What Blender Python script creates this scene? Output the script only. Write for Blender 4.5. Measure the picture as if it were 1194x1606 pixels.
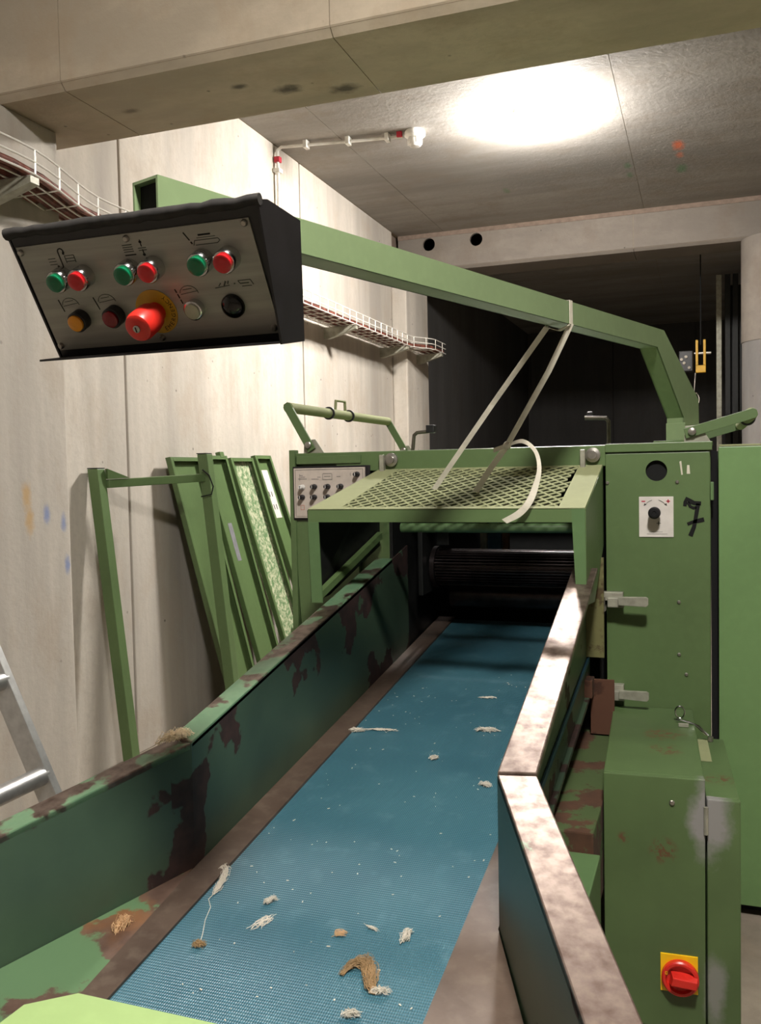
import bpy, bmesh, math, random
from mathutils import Vector, Matrix
random.seed(7)
scene = bpy.context.scene
col = scene.collection
for o in list(bpy.data.objects):
    bpy.data.objects.remove(o)

# ------------------------------------------------------------------ camera
def make_camera():
    yaw, pitch, roll = math.radians(19.99983), math.radians(2.583746), math.radians(1.129328)
    r = Vector((math.cos(yaw), math.sin(yaw), 0)); d = Vector((0, 0, -1)); f = Vector((-math.sin(yaw), math.cos(yaw), 0))
    f2 = math.cos(pitch)*f + math.sin(pitch)*d; d2 = math.cos(pitch)*d - math.sin(pitch)*f
    r3 = math.cos(roll)*r + math.sin(roll)*d2; d3 = math.cos(roll)*d2 - math.sin(roll)*r
    cd = bpy.data.cameras.new('camera'); cam = bpy.data.objects.new('camera', cd); col.objects.link(cam)
    m = Matrix((r3, -d3, -f2)).transposed().to_4x4(); m.translation = (0, 0, 1.25)
    cam.matrix_world = m
    cd.sensor_fit = 'VERTICAL'; cd.sensor_height = 36; cd.lens = 1395.356/1606*36
    cd.clip_start = .02; cd.clip_end = 100
    scene.camera = cam
make_camera()

# ------------------------------------------------------------------ world, exposure
w = bpy.data.worlds.new('world'); scene.world = w; w.use_nodes = True
w.node_tree.nodes['Background'].inputs[0].default_value = (.02, .02, .02, 1)
w.node_tree.nodes['Background'].inputs[1].default_value = .2
vs = scene.view_settings
vs.view_transform = 'Standard'; vs.look = 'None'; vs.gamma = 1; vs.use_curve_mapping = False
vs.exposure = 0.7
LAMP_A = 400.0      # emission of the lit bulkhead lamps
LAMP_B = 265.0

# ------------------------------------------------------------------ helpers
def lin(r, g, b):
    def c(v):
        v /= 255.0
        return v/12.92 if v <= .04045 else ((v+.055)/1.055)**2.4
    return (c(r), c(g), c(b), 1)

def tag(o, label=None, cat=None, group=None, kind=None):
    if label: o['label'] = label
    if cat: o['category'] = cat
    if group: o['group'] = group
    if kind: o['kind'] = kind
    return o

def thing(name, loc, label, cat, group=None):
    o = bpy.data.objects.new(name, None); col.objects.link(o)
    o.location = loc; o.empty_display_size = .1
    return tag(o, label, cat, group)

def worldloc(o):
    v = Vector((0, 0, 0))
    while o:
        v += o.location; o = o.parent
    return v

class MB:
    """collects verts / faces in world coordinates"""
    def __init__(s): s.bm = bmesh.new()
    def poly(s, pts):
        vs_ = [s.bm.verts.new(p) for p in pts]; return s.bm.faces.new(vs_)
    def box(s, x0, x1, y0, y1, z0, z1, bev=0):
        return s.hexa([(x0,y0,z0),(x1,y0,z0),(x1,y1,z0),(x0,y1,z0)], [(x0,y0,z1),(x1,y0,z1),(x1,y1,z1),(x0,y1,z1)], bev)
    def hexa(s, bot, top, bev=0):
        return s.loft([bot, top], bev)
    def loft(s, rings, bev=0, closed_ends=True):
        R = [[s.bm.verts.new(p) for p in ring] for ring in rings]
        n = len(R[0]); fs = []
        for a, b in zip(R[:-1], R[1:]):
            for i in range(n):
                fs.append(s.bm.faces.new((a[i], a[(i+1) % n], b[(i+1) % n], b[i])))
        if closed_ends:
            fs.append(s.bm.faces.new(R[0][::-1])); fs.append(s.bm.faces.new(R[-1]))
        if bev:
            es = set()
            for f in fs:
                for e in f.edges: es.add(e)
            bmesh.ops.bevel(s.bm, geom=list(es), offset=bev, segments=2, affect='EDGES', profile=.6, clamp_overlap=True)
        return s
    def prism(s, pts, vec, bev=0):
        v = Vector(vec)
        return s.loft([[Vector(p) for p in pts], [Vector(p)+v for p in pts]], bev)
    def tube(s, pts, r, n=10, closed=False, caps=True):
        pts = [Vector(p) for p in pts]; rings = []
        N = len(pts); prev = None
        for i, p in enumerate(pts):
            if closed: t1 = (p-pts[i-1]).normalized(); t2 = (pts[(i+1) % N]-p).normalized()
            else:
                t1 = (p-pts[i-1]).normalized() if i else (pts[1]-p).normalized()
                t2 = (pts[i+1]-p).normalized() if i < N-1 else t1
            t = (t1+t2)
            t = t.normalized() if t.length > 1e-6 else t1
            if prev is None:
                a = Vector((0, 0, 1)) if abs(t.z) < .9 else Vector((1, 0, 0))
                u = t.cross(a).normalized()
            else:
                u = (prev - t*prev.dot(t))
                u = u.normalized() if u.length > 1e-6 else t.orthogonal().normalized()
            prev = u; v = t.cross(u)
            k = 1/max(.5, t.dot(t1)); rr = r[i] if isinstance(r, (list, tuple)) else r
            rings.append([p + rr*(math.cos(2*math.pi*j/n)*u + math.sin(2*math.pi*j/n)*v) for j in range(n)])
        if closed: rings.append(rings[0])
        return s.loft(rings, 0, caps and not closed)
    def lathe(s, prof, org, axis, n=24):
        """prof: list of (radius, height along axis)"""
        ax = Vector(axis).normalized(); u = ax.orthogonal().normalized(); v = ax.cross(u); org = Vector(org)
        rings = []
        for r, h in prof:
            rings.append([org + ax*h + max(r, 1e-5)*(math.cos(2*math.pi*j/n)*u + math.sin(2*math.pi*j/n)*v) for j in range(n)])
        return s.loft(rings)
    def ribbon(s, pts, wv, th):
        """flat strip through pts, width vector wv (one or per point), thickness th"""
        rings = []
        pts = [Vector(p) for p in pts]
        for i, p in enumerate(pts):
            wi = Vector(wv[i] if isinstance(wv, list) else wv)
            t = (pts[min(i+1, len(pts)-1)] - pts[max(i-1, 0)]).normalized()
            nn = t.cross(wi).normalized()*th/2
            rings.append([p-wi/2-nn, p+wi/2-nn, p+wi/2+nn, p-wi/2+nn])
        return s.loft(rings)
    def build(s, name, mat, parent=None, smooth=False, kind=None, label=None):
        bmesh.ops.recalc_face_normals(s.bm, faces=s.bm.faces)
        off = worldloc(parent) if parent else Vector((0, 0, 0))
        if off.length: bmesh.ops.translate(s.bm, verts=s.bm.verts, vec=-off)
        me = bpy.data.meshes.new(name); s.bm.to_mesh(me); s.bm.free()
        me.materials.append(mat)
        if smooth:
            me.polygons.foreach_set('use_smooth', [True]*len(me.polygons))
            try: me.set_sharp_from_angle(angle=math.radians(40))
            except Exception: pass
        o = bpy.data.objects.new(name, me); col.objects.link(o)
        if parent: o.parent = parent
        if kind: o['kind'] = kind
        if label: o['label'] = label
        return o

def recentre(o):
    """move a mesh object's origin to the bottom centre of its geometry"""
    me = o.data; xs = [v.co for v in me.vertices]
    c = Vector(((min(v.x for v in xs)+max(v.x for v in xs))/2, (min(v.y for v in xs)+max(v.y for v in xs))/2, min(v.z for v in xs)))
    me.transform(Matrix.Translation(-c)); o.location = o.location + c
    return o

def box(name, x0, x1, y0, y1, z0, z1, mat, parent=None, bev=0, **k):
    return MB().box(x0, x1, y0, y1, z0, z1, bev).build(name, mat, parent, **k)

def boolean_cut(o, cutter):
    m = o.modifiers.new('cut', 'BOOLEAN'); m.operation = 'DIFFERENCE'; m.object = cutter; m.solver = 'EXACT'
    dg = bpy.context.evaluated_depsgraph_get(); dg.update()
    me = bpy.data.meshes.new_from_object(o.evaluated_get(dg))
    o.modifiers.clear(); old = o.data; o.data = me
    bpy.data.objects.remove(cutter)

# ------------------------------------------------------------------ materials
class NT:
    def __init__(s, name):
        s.m = bpy.data.materials.new(name); s.m.use_nodes = True
        s.t = s.m.node_tree; s.b = s.t.nodes['Principled BSDF']
        s.co = s.t.nodes.new('ShaderNodeTexCoord')
        s.geo = None
    def n(s, typ, **k):
        nd = s.t.nodes.new(typ)
        for a, v in k.items(): setattr(nd, a, v)
        return nd
    def l(s, a, b): s.t.links.new(a, b)
    def pos(s):
        if not s.geo: s.geo = s.n('ShaderNodeNewGeometry')
        return s.geo.outputs['Position']
    def noise(s, scale, detail=6, rough=.55, stretch=None, vec=None, off=0):
        mp = s.n('ShaderNodeMapping'); s.l(vec or s.pos(), mp.inputs['Vector'])
        if stretch: mp.inputs['Scale'].default_value = stretch
        mp.inputs['Location'].default_value = (off, off*1.7, off*.6)
        nz = s.n('ShaderNodeTexNoise'); s.l(mp.outputs[0], nz.inputs['Vector'])
        nz.inputs['Scale'].default_value = scale; nz.inputs['Detail'].default_value = detail; nz.inputs['Roughness'].default_value = rough
        return nz.outputs['Fac']
    def ramp(s, fac, p0, p1, c0=(0, 0, 0, 1), c1=(1, 1, 1, 1)):
        r = s.n('ShaderNodeValToRGB'); s.l(fac, r.inputs[0])
        r.color_ramp.elements[0].position = p0; r.color_ramp.elements[1].position = p1
        r.color_ramp.elements[0].color = c0; r.color_ramp.elements[1].color = c1
        return r.outputs[0]
    def mix(s, fac, a, b, blend='MIX'):
        m = s.n('ShaderNodeMix', data_type='RGBA', blend_type=blend)
        for sock, v in ((m.inputs[0], fac), (m.inputs[6], a), (m.inputs[7], b)):
            if hasattr(v, 'is_output') or isinstance(v, bpy.types.NodeSocket): s.l(v, sock)
            else: sock.default_value = v
        return m.outputs[2]
    def math(s, op, a, b=0.0):
        m = s.n('ShaderNodeMath', operation=op)
        for sock, v in ((m.inputs[0], a), (m.inputs[1], b)):
            if isinstance(v, bpy.types.NodeSocket): s.l(v, sock)
            else: sock.default_value = v
        return m.outputs[0]
    def bump(s, h, strength, dist=.01):
        b = s.n('ShaderNodeBump'); b.inputs['Strength'].default_value = strength; b.inputs['Distance'].default_value = dist
        s.l(h, b.inputs['Height']); s.l(b.outputs[0], s.b.inputs['Normal'])
    def set(s, color=None, rough=None, metal=None):
        for nm, v in (('Base Color', color), ('Roughness', rough), ('Metallic', metal)):
            if v is None: continue
            if isinstance(v, bpy.types.NodeSocket): s.l(v, s.b.inputs[nm])
            else: s.b.inputs[nm].default_value = v

def plain(name, c, rough=.5, metal=0.0, var=.12, scale=30):
    t = NT(name); f = t.noise(scale, 4)
    d = tuple(x*(1-var*2) for x in c[:3])+(1,); u = tuple(min(1, x*(1+var)) for x in c[:3])+(1,)
    t.set(t.ramp(f, .3, .7, d, u), rough, metal)
    return t.m

def paint(name, c, rust=.0, rough=.42, grime=.16, rustc=lin(78, 56, 44), scale=6.0, bumps=.06):
    """sheet-metal enamel with faint grime and, where rust > 0, chipped patches"""
    t = NT(name)
    f = t.noise(3.0, 5); g = t.noise(40, 3)
    d = tuple(x*(1-grime) for x in c[:3])+(1,)
    base = t.mix(t.ramp(f, .35, .7), c, d)
    base = t.mix(t.math('MULTIPLY', t.ramp(g, .45, .75), .3), base, tuple(min(1, x*1.15+.004) for x in c[:3])+(1,))
    r = rough
    if rust > 0:
        m = t.ramp(t.noise(scale, 8, .62, off=3.1), 1-rust-.015, 1-rust+.015)
        rc = t.mix(t.ramp(t.noise(25, 5), .35, .7), rustc, tuple(x*.55 for x in rustc[:3])+(1,))
        base = t.mix(m, base, rc)
        r = t.math('ADD', t.math('MULTIPLY', m, .35), rough)
    t.set(base, r, 0)
    t.bump(t.noise(14, 4), bumps, .01)
    return t.m

def concrete(name, c, streak=(1, 1, .12), var=.3, pits=True, scale=2.2, spots=(), sst=(1, 1, 1)):
    t = NT(name)
    big = t.noise(scale, 6, .6, stretch=streak); fine = t.noise(scale*14, 6, .65); st = t.noise(9, 4, .6, stretch=streak, off=5)
    dk = tuple(x*(1-var) for x in c[:3])+(1,); lt = tuple(min(1, x*1.08) for x in c[:3])+(1,)
    base = t.ramp(big, .38, .62, dk, lt)
    base = t.mix(t.math('MULTIPLY', t.ramp(st, .48, .66), .4), base, tuple(x*.7 for x in c[:3])+(1,))
    base = t.mix(t.math('MULTIPLY', t.ramp(fine, .48, .66), .28), base, tuple(x*.74 for x in c[:3])+(1,))
    base = t.mix(t.math('MULTIPLY', t.ramp(t.noise(4, 7, .68, off=12, stretch=(1, 1, .6)), .5, .64), .4), base, tuple(x*y for x, y in zip(c[:3], (.72, .64, .56)))+(1,))
    h = fine
    if pits:
        vo = t.n('ShaderNodeTexVoronoi'); t.l(t.pos(), vo.inputs['Vector']); vo.inputs['Scale'].default_value = 9
        pm = t.math('MULTIPLY', t.ramp(vo.outputs['Distance'], .03, .075, (1, 1, 1, 1), (0, 0, 0, 1)), t.ramp(t.noise(4, 3, off=9), .44, .56))
        base = t.mix(pm, base, tuple(x*.25 for x in c[:3])+(1,))
        h = t.math('SUBTRACT', fine, pm)
    for (cx, cy, cz, r, cc, amt) in spots:
        sc_ = t.n('ShaderNodeVectorMath', operation='MULTIPLY'); t.l(t.pos(), sc_.inputs[0]); sc_.inputs[1].default_value = sst
        df = t.n('ShaderNodeVectorMath', operation='DISTANCE'); t.l(sc_.outputs[0], df.inputs[0]); df.inputs[1].default_value = (cx*sst[0], cy*sst[1], cz*sst[2])
        q = t.math('ADD', df.outputs['Value'], t.math('MULTIPLY', t.math('SUBTRACT', fine, .5), r*1.2))
        base = t.mix(t.math('MULTIPLY', t.ramp(q, r*.3, r, (1, 1, 1, 1), (0, 0, 0, 1)), amt), base, cc)
    t.set(base, .82, 0); t.bump(h, .25, .008)
    return t.m

TAN = [(-2.27, 2.55, 1.19, .03, lin(178, 146, 96), .8), (-2.27, 2.56, 1.10, .03, lin(178, 146, 96), .8), (-2.27, 2.65, 1.12, .022, lin(110, 128, 170), .8), (-2.27, 2.74, 1.08, .02, lin(110, 128, 170), .8), (-2.27, 2.755, .92, .02, lin(110, 128, 170), .8)]
BLOTS = [(-1.45, 2.69, 2.54, .022, lin(40, 36, 32), .8), (-1.31, 2.77, 2.54, .04, lin(40, 36, 32), .8), (-1.13, 2.84, 2.54, .04, lin(40, 36, 32), .8), (-1.9, 2.72, 2.54, .025, lin(60, 52, 44), .6)]
GREEN = lin(88, 110, 68)
M = {}
M['green'] = paint('green_enamel', GREEN, .0, .40)
M['green_worn'] = paint('green_enamel_worn', lin(86, 114, 72), .30, .45, scale=7)
M['green_pale'] = paint('green_enamel_faded', lin(146, 150, 112), .26, .85, scale=9)
M['green_pale'].node_tree.nodes['Principled BSDF'].inputs['Specular IOR Level'].default_value = .15
M['green_bright'] = paint('green_enamel_bright', lin(106, 138, 87), .0, .4, grime=.12)
M['green_arm'] = paint('green_enamel_arm', lin(124, 144, 104), .0, .36, grime=.1)
M['lime'] = paint('lime_enamel', lin(146, 172, 110), .0, .5, grime=.1)  # green sheet with the brightness of close light put into its colour
M['concrete'] = concrete('concrete_wall', lin(188, 180, 168), (1, 1, .1), .34)
M['concrete_pilaster'] = concrete('concrete_pilaster', lin(188, 180, 168), (1, 1, .1), .3, sst=(1, 1, .45), spots=TAN)
M['concrete_beam'] = concrete('concrete_beam', lin(192, 178, 156), (.4, 1, 1), .26, sst=(.6, 1, 1), spots=BLOTS)
M['concrete_ceiling'] = concrete('concrete_ceiling', lin(146, 141, 134), (.15, 1, 1), .3, pits=False, sst=(1, .4, 1), spots=[(-.14, 5.84, 3.21, .045, lin(215, 110, 70), .9), (-.135, 6.02, 3.21, .03, lin(200, 120, 90), .7), (-.13, 6.3, 3.21, .045, lin(70, 125, 78), .6), (-.46, 6.1, 3.21, .03, lin(70, 120, 74), .5), (-.46, 6.3, 3.21, .03, lin(70, 120, 74), .5), (-1.3, 6.3, 3.21, .03, lin(70, 120, 74), .4)])
M['concrete_dark'] = concrete('concrete_far', lin(76, 74, 72), (1, 1, .1), .3)  # wall concrete with the shade of the unlit far bay put into its colour
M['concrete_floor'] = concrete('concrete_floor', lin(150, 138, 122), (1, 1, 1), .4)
M['concrete_far_beam'] = concrete('concrete_far_beam', lin(118, 110, 101), (.4, 1, 1), .22)  # darker than the near beam's concrete, standing in for dimmer lamplight
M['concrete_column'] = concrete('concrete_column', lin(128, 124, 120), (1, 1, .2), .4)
M['joint'] = plain('joint_filler', lin(116, 100, 88), .9)
M['joint_pale'] = plain('joint_sand_filler', lin(140, 126, 106), .9)
M['black'] = plain('black_plastic', lin(26, 25, 27), .42, 0, .15)
M['gloss_black'] = plain('gloss_black_cap', lin(14, 13, 13), .12, 0, .1)
M['dark_steel'] = plain('dark_worn_steel', lin(96, 90, 80), .4, .5, .2)
M['foam'] = plain('black_foam_edging', lin(38, 35, 32), .85, 0, .3, 60)
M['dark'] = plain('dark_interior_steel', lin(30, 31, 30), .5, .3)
M['roller'] = plain('oily_black_roller', lin(64, 56, 56), .28, .75, .2)
M['steel'] = plain('bare_steel', lin(176, 172, 164), .32, .9, .12)
M['zinc'] = plain('zinc_plated_steel', lin(160, 158, 142), .45, .3, .15)
M['alu'] = plain('aluminium', lin(200, 200, 198), .38, .85, .1)
M['chrome'] = plain('chrome_ring', lin(205, 205, 205), .15, 1.0, .05)
M['white_plate'] = plain('white_label_plate', lin(214, 208, 200), .4, 0, .05)
M['cream_plate'] = plain('beige_control_plate', lin(196, 184, 172), .42, 0, .06)
M['white_wire'] = plain('white_wire', lin(226, 222, 212), .4, .2, .05)
M['white_plastic'] = plain('white_plastic', lin(222, 220, 214), .4, 0, .05)
M['strap'] = plain('white_strap', lin(206, 200, 182), .55, 0, .08)
M['cable'] = plain('red_brown_cable', lin(124, 68, 54), .6, 0, .4, 25)
M['ink'] = plain('black_ink', lin(12, 12, 12), .95, 0, .05)
M['ink_soft'] = plain('grey_print', lin(58, 62, 54), .6, 0, .1)
M['ink_pale'] = plain('pale_grey_print', lin(140, 134, 126), .6, 0, .1)
M['ink_red'] = plain('red_print', lin(190, 40, 60), .6, 0, .05)
M['ink_green'] = plain('green_chalk_mark', lin(70, 120, 74), .9, 0, .1)
M['orange_mark'] = plain('orange_spray_mark', lin(200, 96, 60), .9, 0, .2)
M['red'] = plain('red_plastic', lin(214, 44, 34), .35, 0, .06)
M['red_lens'] = plain('red_lens', lin(190, 26, 32), .2, 0, .06)
M['dark_red_lens'] = plain('dark_red_lens', lin(120, 14, 22), .2, 0, .06)
M['green_lens'] = plain('green_lens', lin(8, 104, 66), .2, 0, .06)
M['amber_lens'] = plain('amber_lens', lin(226, 146, 26), .25, 0, .06)
M['grey_lens'] = plain('clear_grey_lens', lin(168, 168, 148), .25, 0, .06)
M['yellow'] = plain('yellow_plate', lin(246, 196, 20), .4, 0, .04)
M['yellow_disc'] = plain('yellow_disc', lin(196, 150, 30), .45, 0, .08)
M['rust'] = paint('rusty_bracket', lin(86, 54, 36), .4, .8, rustc=lin(70, 44, 32))
M['rust_green'] = paint('rusty_green_ledge', lin(72, 88, 52), .50, .6, rustc=lin(84, 56, 38), scale=8)
M['mustard'] = paint('yellowed_paint', lin(104, 102, 62), .45, .6, rustc=lin(84, 70, 44))
M['blue_trim'] = plain('blue_belt_edge', lin(40, 84, 110), .5)
M['fluff_pale'] = plain('pale_tan_fibre', lin(250, 228, 196), .9, 0, .1)
M['fluff_tan'] = plain('tan_fibre', lin(216, 178, 134), .9, 0, .15)
M['fluff_white'] = plain('white_fibre', lin(222, 214, 198), .9, 0, .08)
M['fluff_brown'] = plain('brown_fibre', lin(168, 138, 98), .9, 0, .2)
M['patina'] = plain('grey_primer', lin(120, 120, 124), .6, 0, .12)
M['wood'] = plain('brown_wood', lin(120, 84, 56), .7, 0, .2)

def m_panel_plate():
    t = NT('brushed_aluminium_plate')
    f = t.noise(60, 4, stretch=(.05, 1, 1))
    t.set(t.ramp(f, .3, .7, lin(138, 137, 130), lin(164, 162, 154)), .38, .35)
    return t.m
M['plate'] = m_panel_plate()

def m_belt():
    t = NT('blue_textured_belt')
    f = t.noise(3, 6); g = t.noise(22, 5)
    c = t.ramp(f, .3, .72, lin(54, 92, 104), lin(68, 110, 120))
    # fine woven diamond emboss
    def wave(dx, dy, k):
        sp = t.n('ShaderNodeSeparateXYZ'); t.l(t.pos(), sp.inputs[0])
        a = t.math('ADD', t.math('MULTIPLY', sp.outputs[0], dx*k), t.math('MULTIPLY', sp.outputs[1], dy*k))
        return t.math('SINE', a)
    h = t.math('MULTIPLY', wave(1, .62, 820), wave(1, -.62, 820))
    c = t.mix(t.math('MULTIPLY', t.ramp(h, .1, .6), .35), c, lin(74, 144, 170))
    c = t.mix(t.math('MULTIPLY', t.ramp(g, .56, .75), .3), c, lin(110, 150, 160))
    t.set(c, t.math('ADD', t.math('MULTIPLY', f, .2), .3), 0)
    t.bump(h, .5, .0015)
    return t.m
M['belt'] = m_belt()

def m_trough():
    """dark green trough enamel; rust bites upward from the seam with the belt and along the folded rim"""
    t = NT('trough_enamel_rusted')
    sp = t.n('ShaderNodeSeparateXYZ'); t.l(t.pos(), sp.inputs[0])
    h = t.math('SUBTRACT', sp.outputs[2], t.math('ADD', t.math('MULTIPLY', sp.outputs[1], .126), .3234))   # height above belt plane
    hp = t.math('DIVIDE', h, .26)
    prof = t.math('MULTIPLY', t.math('ABSOLUTE', t.math('SUBTRACT', hp, .5)), .22)
    n1 = t.noise(5.5, 5, .5, stretch=(1, 1, 1.0), off=2.3)
    flare = t.math('MULTIPLY', t.math('LESS_THAN', sp.outputs[1], 1.39), -.05)
    m = t.ramp(t.math('ADD', t.math('ADD', n1, flare), prof), .635, .648)
    c = t.mix(t.ramp(t.noise(4, 5), .35, .7), lin(70, 90, 70), lin(56, 74, 60))
    rc = t.mix(t.ramp(t.noise(30, 5), .35, .7), lin(64, 44, 40), lin(42, 30, 28))
    t.set(t.mix(m, c, rc), t.math('ADD', t.math('MULTIPLY', m, .35), .36), 0)
    t.bump(m, .12, .004)
    return t.m
M['trough'] = m_trough()

def m_rim(name, green_amt):
    """rubbed steel rim with remnants of paint"""
    t = NT(name)
    n1 = t.noise(9, 7, .6, off=1.3); n2 = t.noise(40, 5, off=4)
    st = t.mix(t.ramp(n2, .35, .7), lin(132, 116, 106), lin(86, 68, 59))
    g = t.mix(t.ramp(n1, .4, .6), lin(112, 142, 108), lin(92, 124, 94))
    m = t.ramp(n1, 1-green_amt-.02, 1-green_amt+.02)
    t.set(t.mix(m, st, g), t.math('ADD', t.math('MULTIPLY', n2, .25), .27), t.math('SUBTRACT', .75, t.math('MULTIPLY', m, .75)))
    t.bump(n2, .08, .004)
    return t.m
M['rim'] = m_rim('rubbed_steel_rim', .36)
M['rim_green'] = m_rim('rim_with_paint_remnants', .52)

def m_brown():
    t = NT('brown_worn_plate')
    a = t.noise(5, 7, .6); b = t.noise(30, 6)
    c = t.mix(t.ramp(a, .35, .7), lin(106, 90, 78), lin(74, 59, 50))
    c = t.mix(t.math('MULTIPLY', t.ramp(b, .5, .75), .4), c, lin(128, 114, 100))
    t.set(c, .46, .2); t.bump(b, .1, .004)
    return t.m
M['brown'] = m_brown()

def m_floorplate():
    t = NT('flared_floor_plate')
    a = t.noise(7, 7, .55, off=.7); b = t.noise(26, 6)
    sp = t.n('ShaderNodeSeparateXYZ'); t.l(t.pos(), sp.inputs[0])
    near = t.math('ADD', t.math('MULTIPLY', sp.outputs[0], 2.0), 1.90)        # wear grows towards the belt edge
    m = t.ramp(t.math('ADD', a, near), .52, .545)
    rc = t.mix(t.ramp(b, .35, .7), lin(104, 82, 70), lin(78, 58, 48))
    rc = t.mix(t.math('MULTIPLY', t.ramp(t.noise(5, 5, off=8), .5, .65), .6), rc, lin(140, 92, 44))
    t.set(t.mix(m, lin(94, 124, 88), rc), t.math('ADD', t.math('MULTIPLY', m, .2), .4), 0)
    t.bump(b, .1, .004)
    return t.m
M['floorplate'] = m_floorplate()

def m_primer():
    t = NT('green_enamel_rubbed_to_primer')
    f = t.noise(3.0, 5); base = t.mix(t.ramp(f, .35, .7), GREEN, tuple(x*.68 for x in GREEN[:3])+(1,))
    w_ = t.noise(14, 7, .65)
    sp = t.n('ShaderNodeSeparateXYZ'); t.l(t.pos(), sp.inputs[0])
    for cx, cz, rx, rz, amt in ((.008, .50, .05, .12, .85), (.02, .10, .03, .10, .6)):
        dx = t.math('DIVIDE', t.math('SUBTRACT', sp.outputs[0], cx), rx); dz = t.math('DIVIDE', t.math('SUBTRACT', sp.outputs[2], cz), rz)
        q = t.math('ADD', t.math('SQRT', t.math('ADD', t.math('MULTIPLY', dx, dx), t.math('MULTIPLY', dz, dz))), t.math('MULTIPLY', t.math('SUBTRACT', w_, .5), 1.6))
        base = t.mix(t.math('MULTIPLY', t.math('MULTIPLY', t.ramp(q, .45, 1.0, (1, 1, 1, 1), (0, 0, 0, 1)), amt), t.math('LESS_THAN', sp.outputs[1], 2.035)), base, lin(146, 142, 142))
    spk = t.ramp(t.noise(60, 7, .7, off=4), .5, .56); rs = None
    for cx, cy, cz, r in ((-.095, 2.33, .574, .06), (-.09, 2.20, .574, .05), (-.085, 1.995, .41, .035), (-.17, 1.995, .43, .015), (.03, 2.15, .53, .04)):
        df = t.n('ShaderNodeVectorMath', operation='DISTANCE'); t.l(t.pos(), df.inputs[0]); df.inputs[1].default_value = (cx, cy, cz)
        q = t.math('MULTIPLY', t.ramp(df.outputs['Value'], r*.5, r, (1, 1, 1, 1), (0, 0, 0, 1)), spk)
        rs = q if rs is None else t.math('MAXIMUM', rs, q)
    base = t.mix(rs, base, lin(96, 66, 44))
    t.set(base, .42, 0); t.bump(t.noise(14, 4), .06, .01)
    return t.m
M['green_primer'] = m_primer()

def m_peeled():
    t = NT('peeled_green_paint')
    a = t.noise(48, 8, .7)
    t.set(t.mix(t.ramp(a, .44, .6), lin(90, 122, 78), lin(186, 186, 156)), .6, 0)
    return t.m
M['peeled'] = m_peeled()

def m_emit(name, strength, c=(1, .955, .905)):
    t = NT(name); t.set((.9, .9, .9, 1), .4, 0)
    t.b.inputs['Emission Color'].default_value = (*c, 1); t.b.inputs['Emission Strength'].default_value = strength
    return t.m
M['lamp_a'] = m_emit('lamp_diffuser_lit', LAMP_A)
M['lamp_b'] = m_emit('lamp_diffuser_lit_near', LAMP_B)

# ================================================================== SETTING
XW = -2.4; XP = -2.27; ZC = 3.21; ZB = 2.54; XR = 4.4; YF = -3.6; YBK = 13.0
def struct(o, label=None):
    o['kind'] = 'structure'
    if label: o['label'] = label
    return o
struct(box('floor', XW-.3, XR+.2, YF-.2, YBK+.2, -.2, 0, M['concrete_floor']), 'worn grey-brown concrete floor')
ceil = struct(box('ceiling', XW-.3, XR+.2, YF-.2, YBK+.2, ZC+.0025, ZC+.3, M['joint_pale']), 'board-marked grey concrete ceiling')
for x0, x1 in ((XW, -2.0), (-2.0, -.42), (-.42, 1.2), (1.2, 2.8), (2.8, XR)):
    for y0, y1 in ((YF, 2.475), (2.93, 7.148), (7.6, YBK)):
        box('ceiling_panel', x0+.0015, x1-.0015, y0, y1, ZC, ZC+.002, M['concrete_ceiling'], ceil)

wl = struct(box('wall_left', XW-.3, XW-.03, YF-.2, YBK+.2, 0, ZC, M['joint']), 'pale concrete wall of tall cast panels')
joints = [YF, -2.2, -.7, .8, 2.05, 3.335, 5.215, 7.0]
for a, b in zip(joints[:-1], joints[1:]):
    box('wall_panel', XW-.03, XW, a+.007, b-.007, 0, ZC, M['concrete'], wl, bev=.006)
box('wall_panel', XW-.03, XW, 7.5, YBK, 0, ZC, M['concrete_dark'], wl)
def pilaster(y0, y1):
    struct(box('trim_3' if y0 < 4 else 'trim_4', XW+.001, XP, y0, y1, 0, ZB if y0 < 4 else 2.9, M['concrete_pilaster'], bev=.012), 'shallow concrete pilaster under the near beam' if y0 < 4 else 'shallow concrete pilaster under the far beam')
pilaster(2.05, 2.78); pilaster(6.95, 7.55)
# far bay behind the second beam
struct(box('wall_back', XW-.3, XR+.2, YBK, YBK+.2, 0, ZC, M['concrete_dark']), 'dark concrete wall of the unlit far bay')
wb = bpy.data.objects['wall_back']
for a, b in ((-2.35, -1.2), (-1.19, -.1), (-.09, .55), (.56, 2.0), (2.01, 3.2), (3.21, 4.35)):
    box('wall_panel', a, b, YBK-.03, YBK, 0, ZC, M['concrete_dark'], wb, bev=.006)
struct(box('wall_right', XR, XR+.2, YF-.2, YBK+.2, 0, ZC, M['concrete']), 'concrete wall on the right of the hall')
struct(box('wall_front', XW-.3, XR+.2, YF-.2, YF, 0, ZC, M['concrete']), 'concrete wall behind the viewer')

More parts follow.
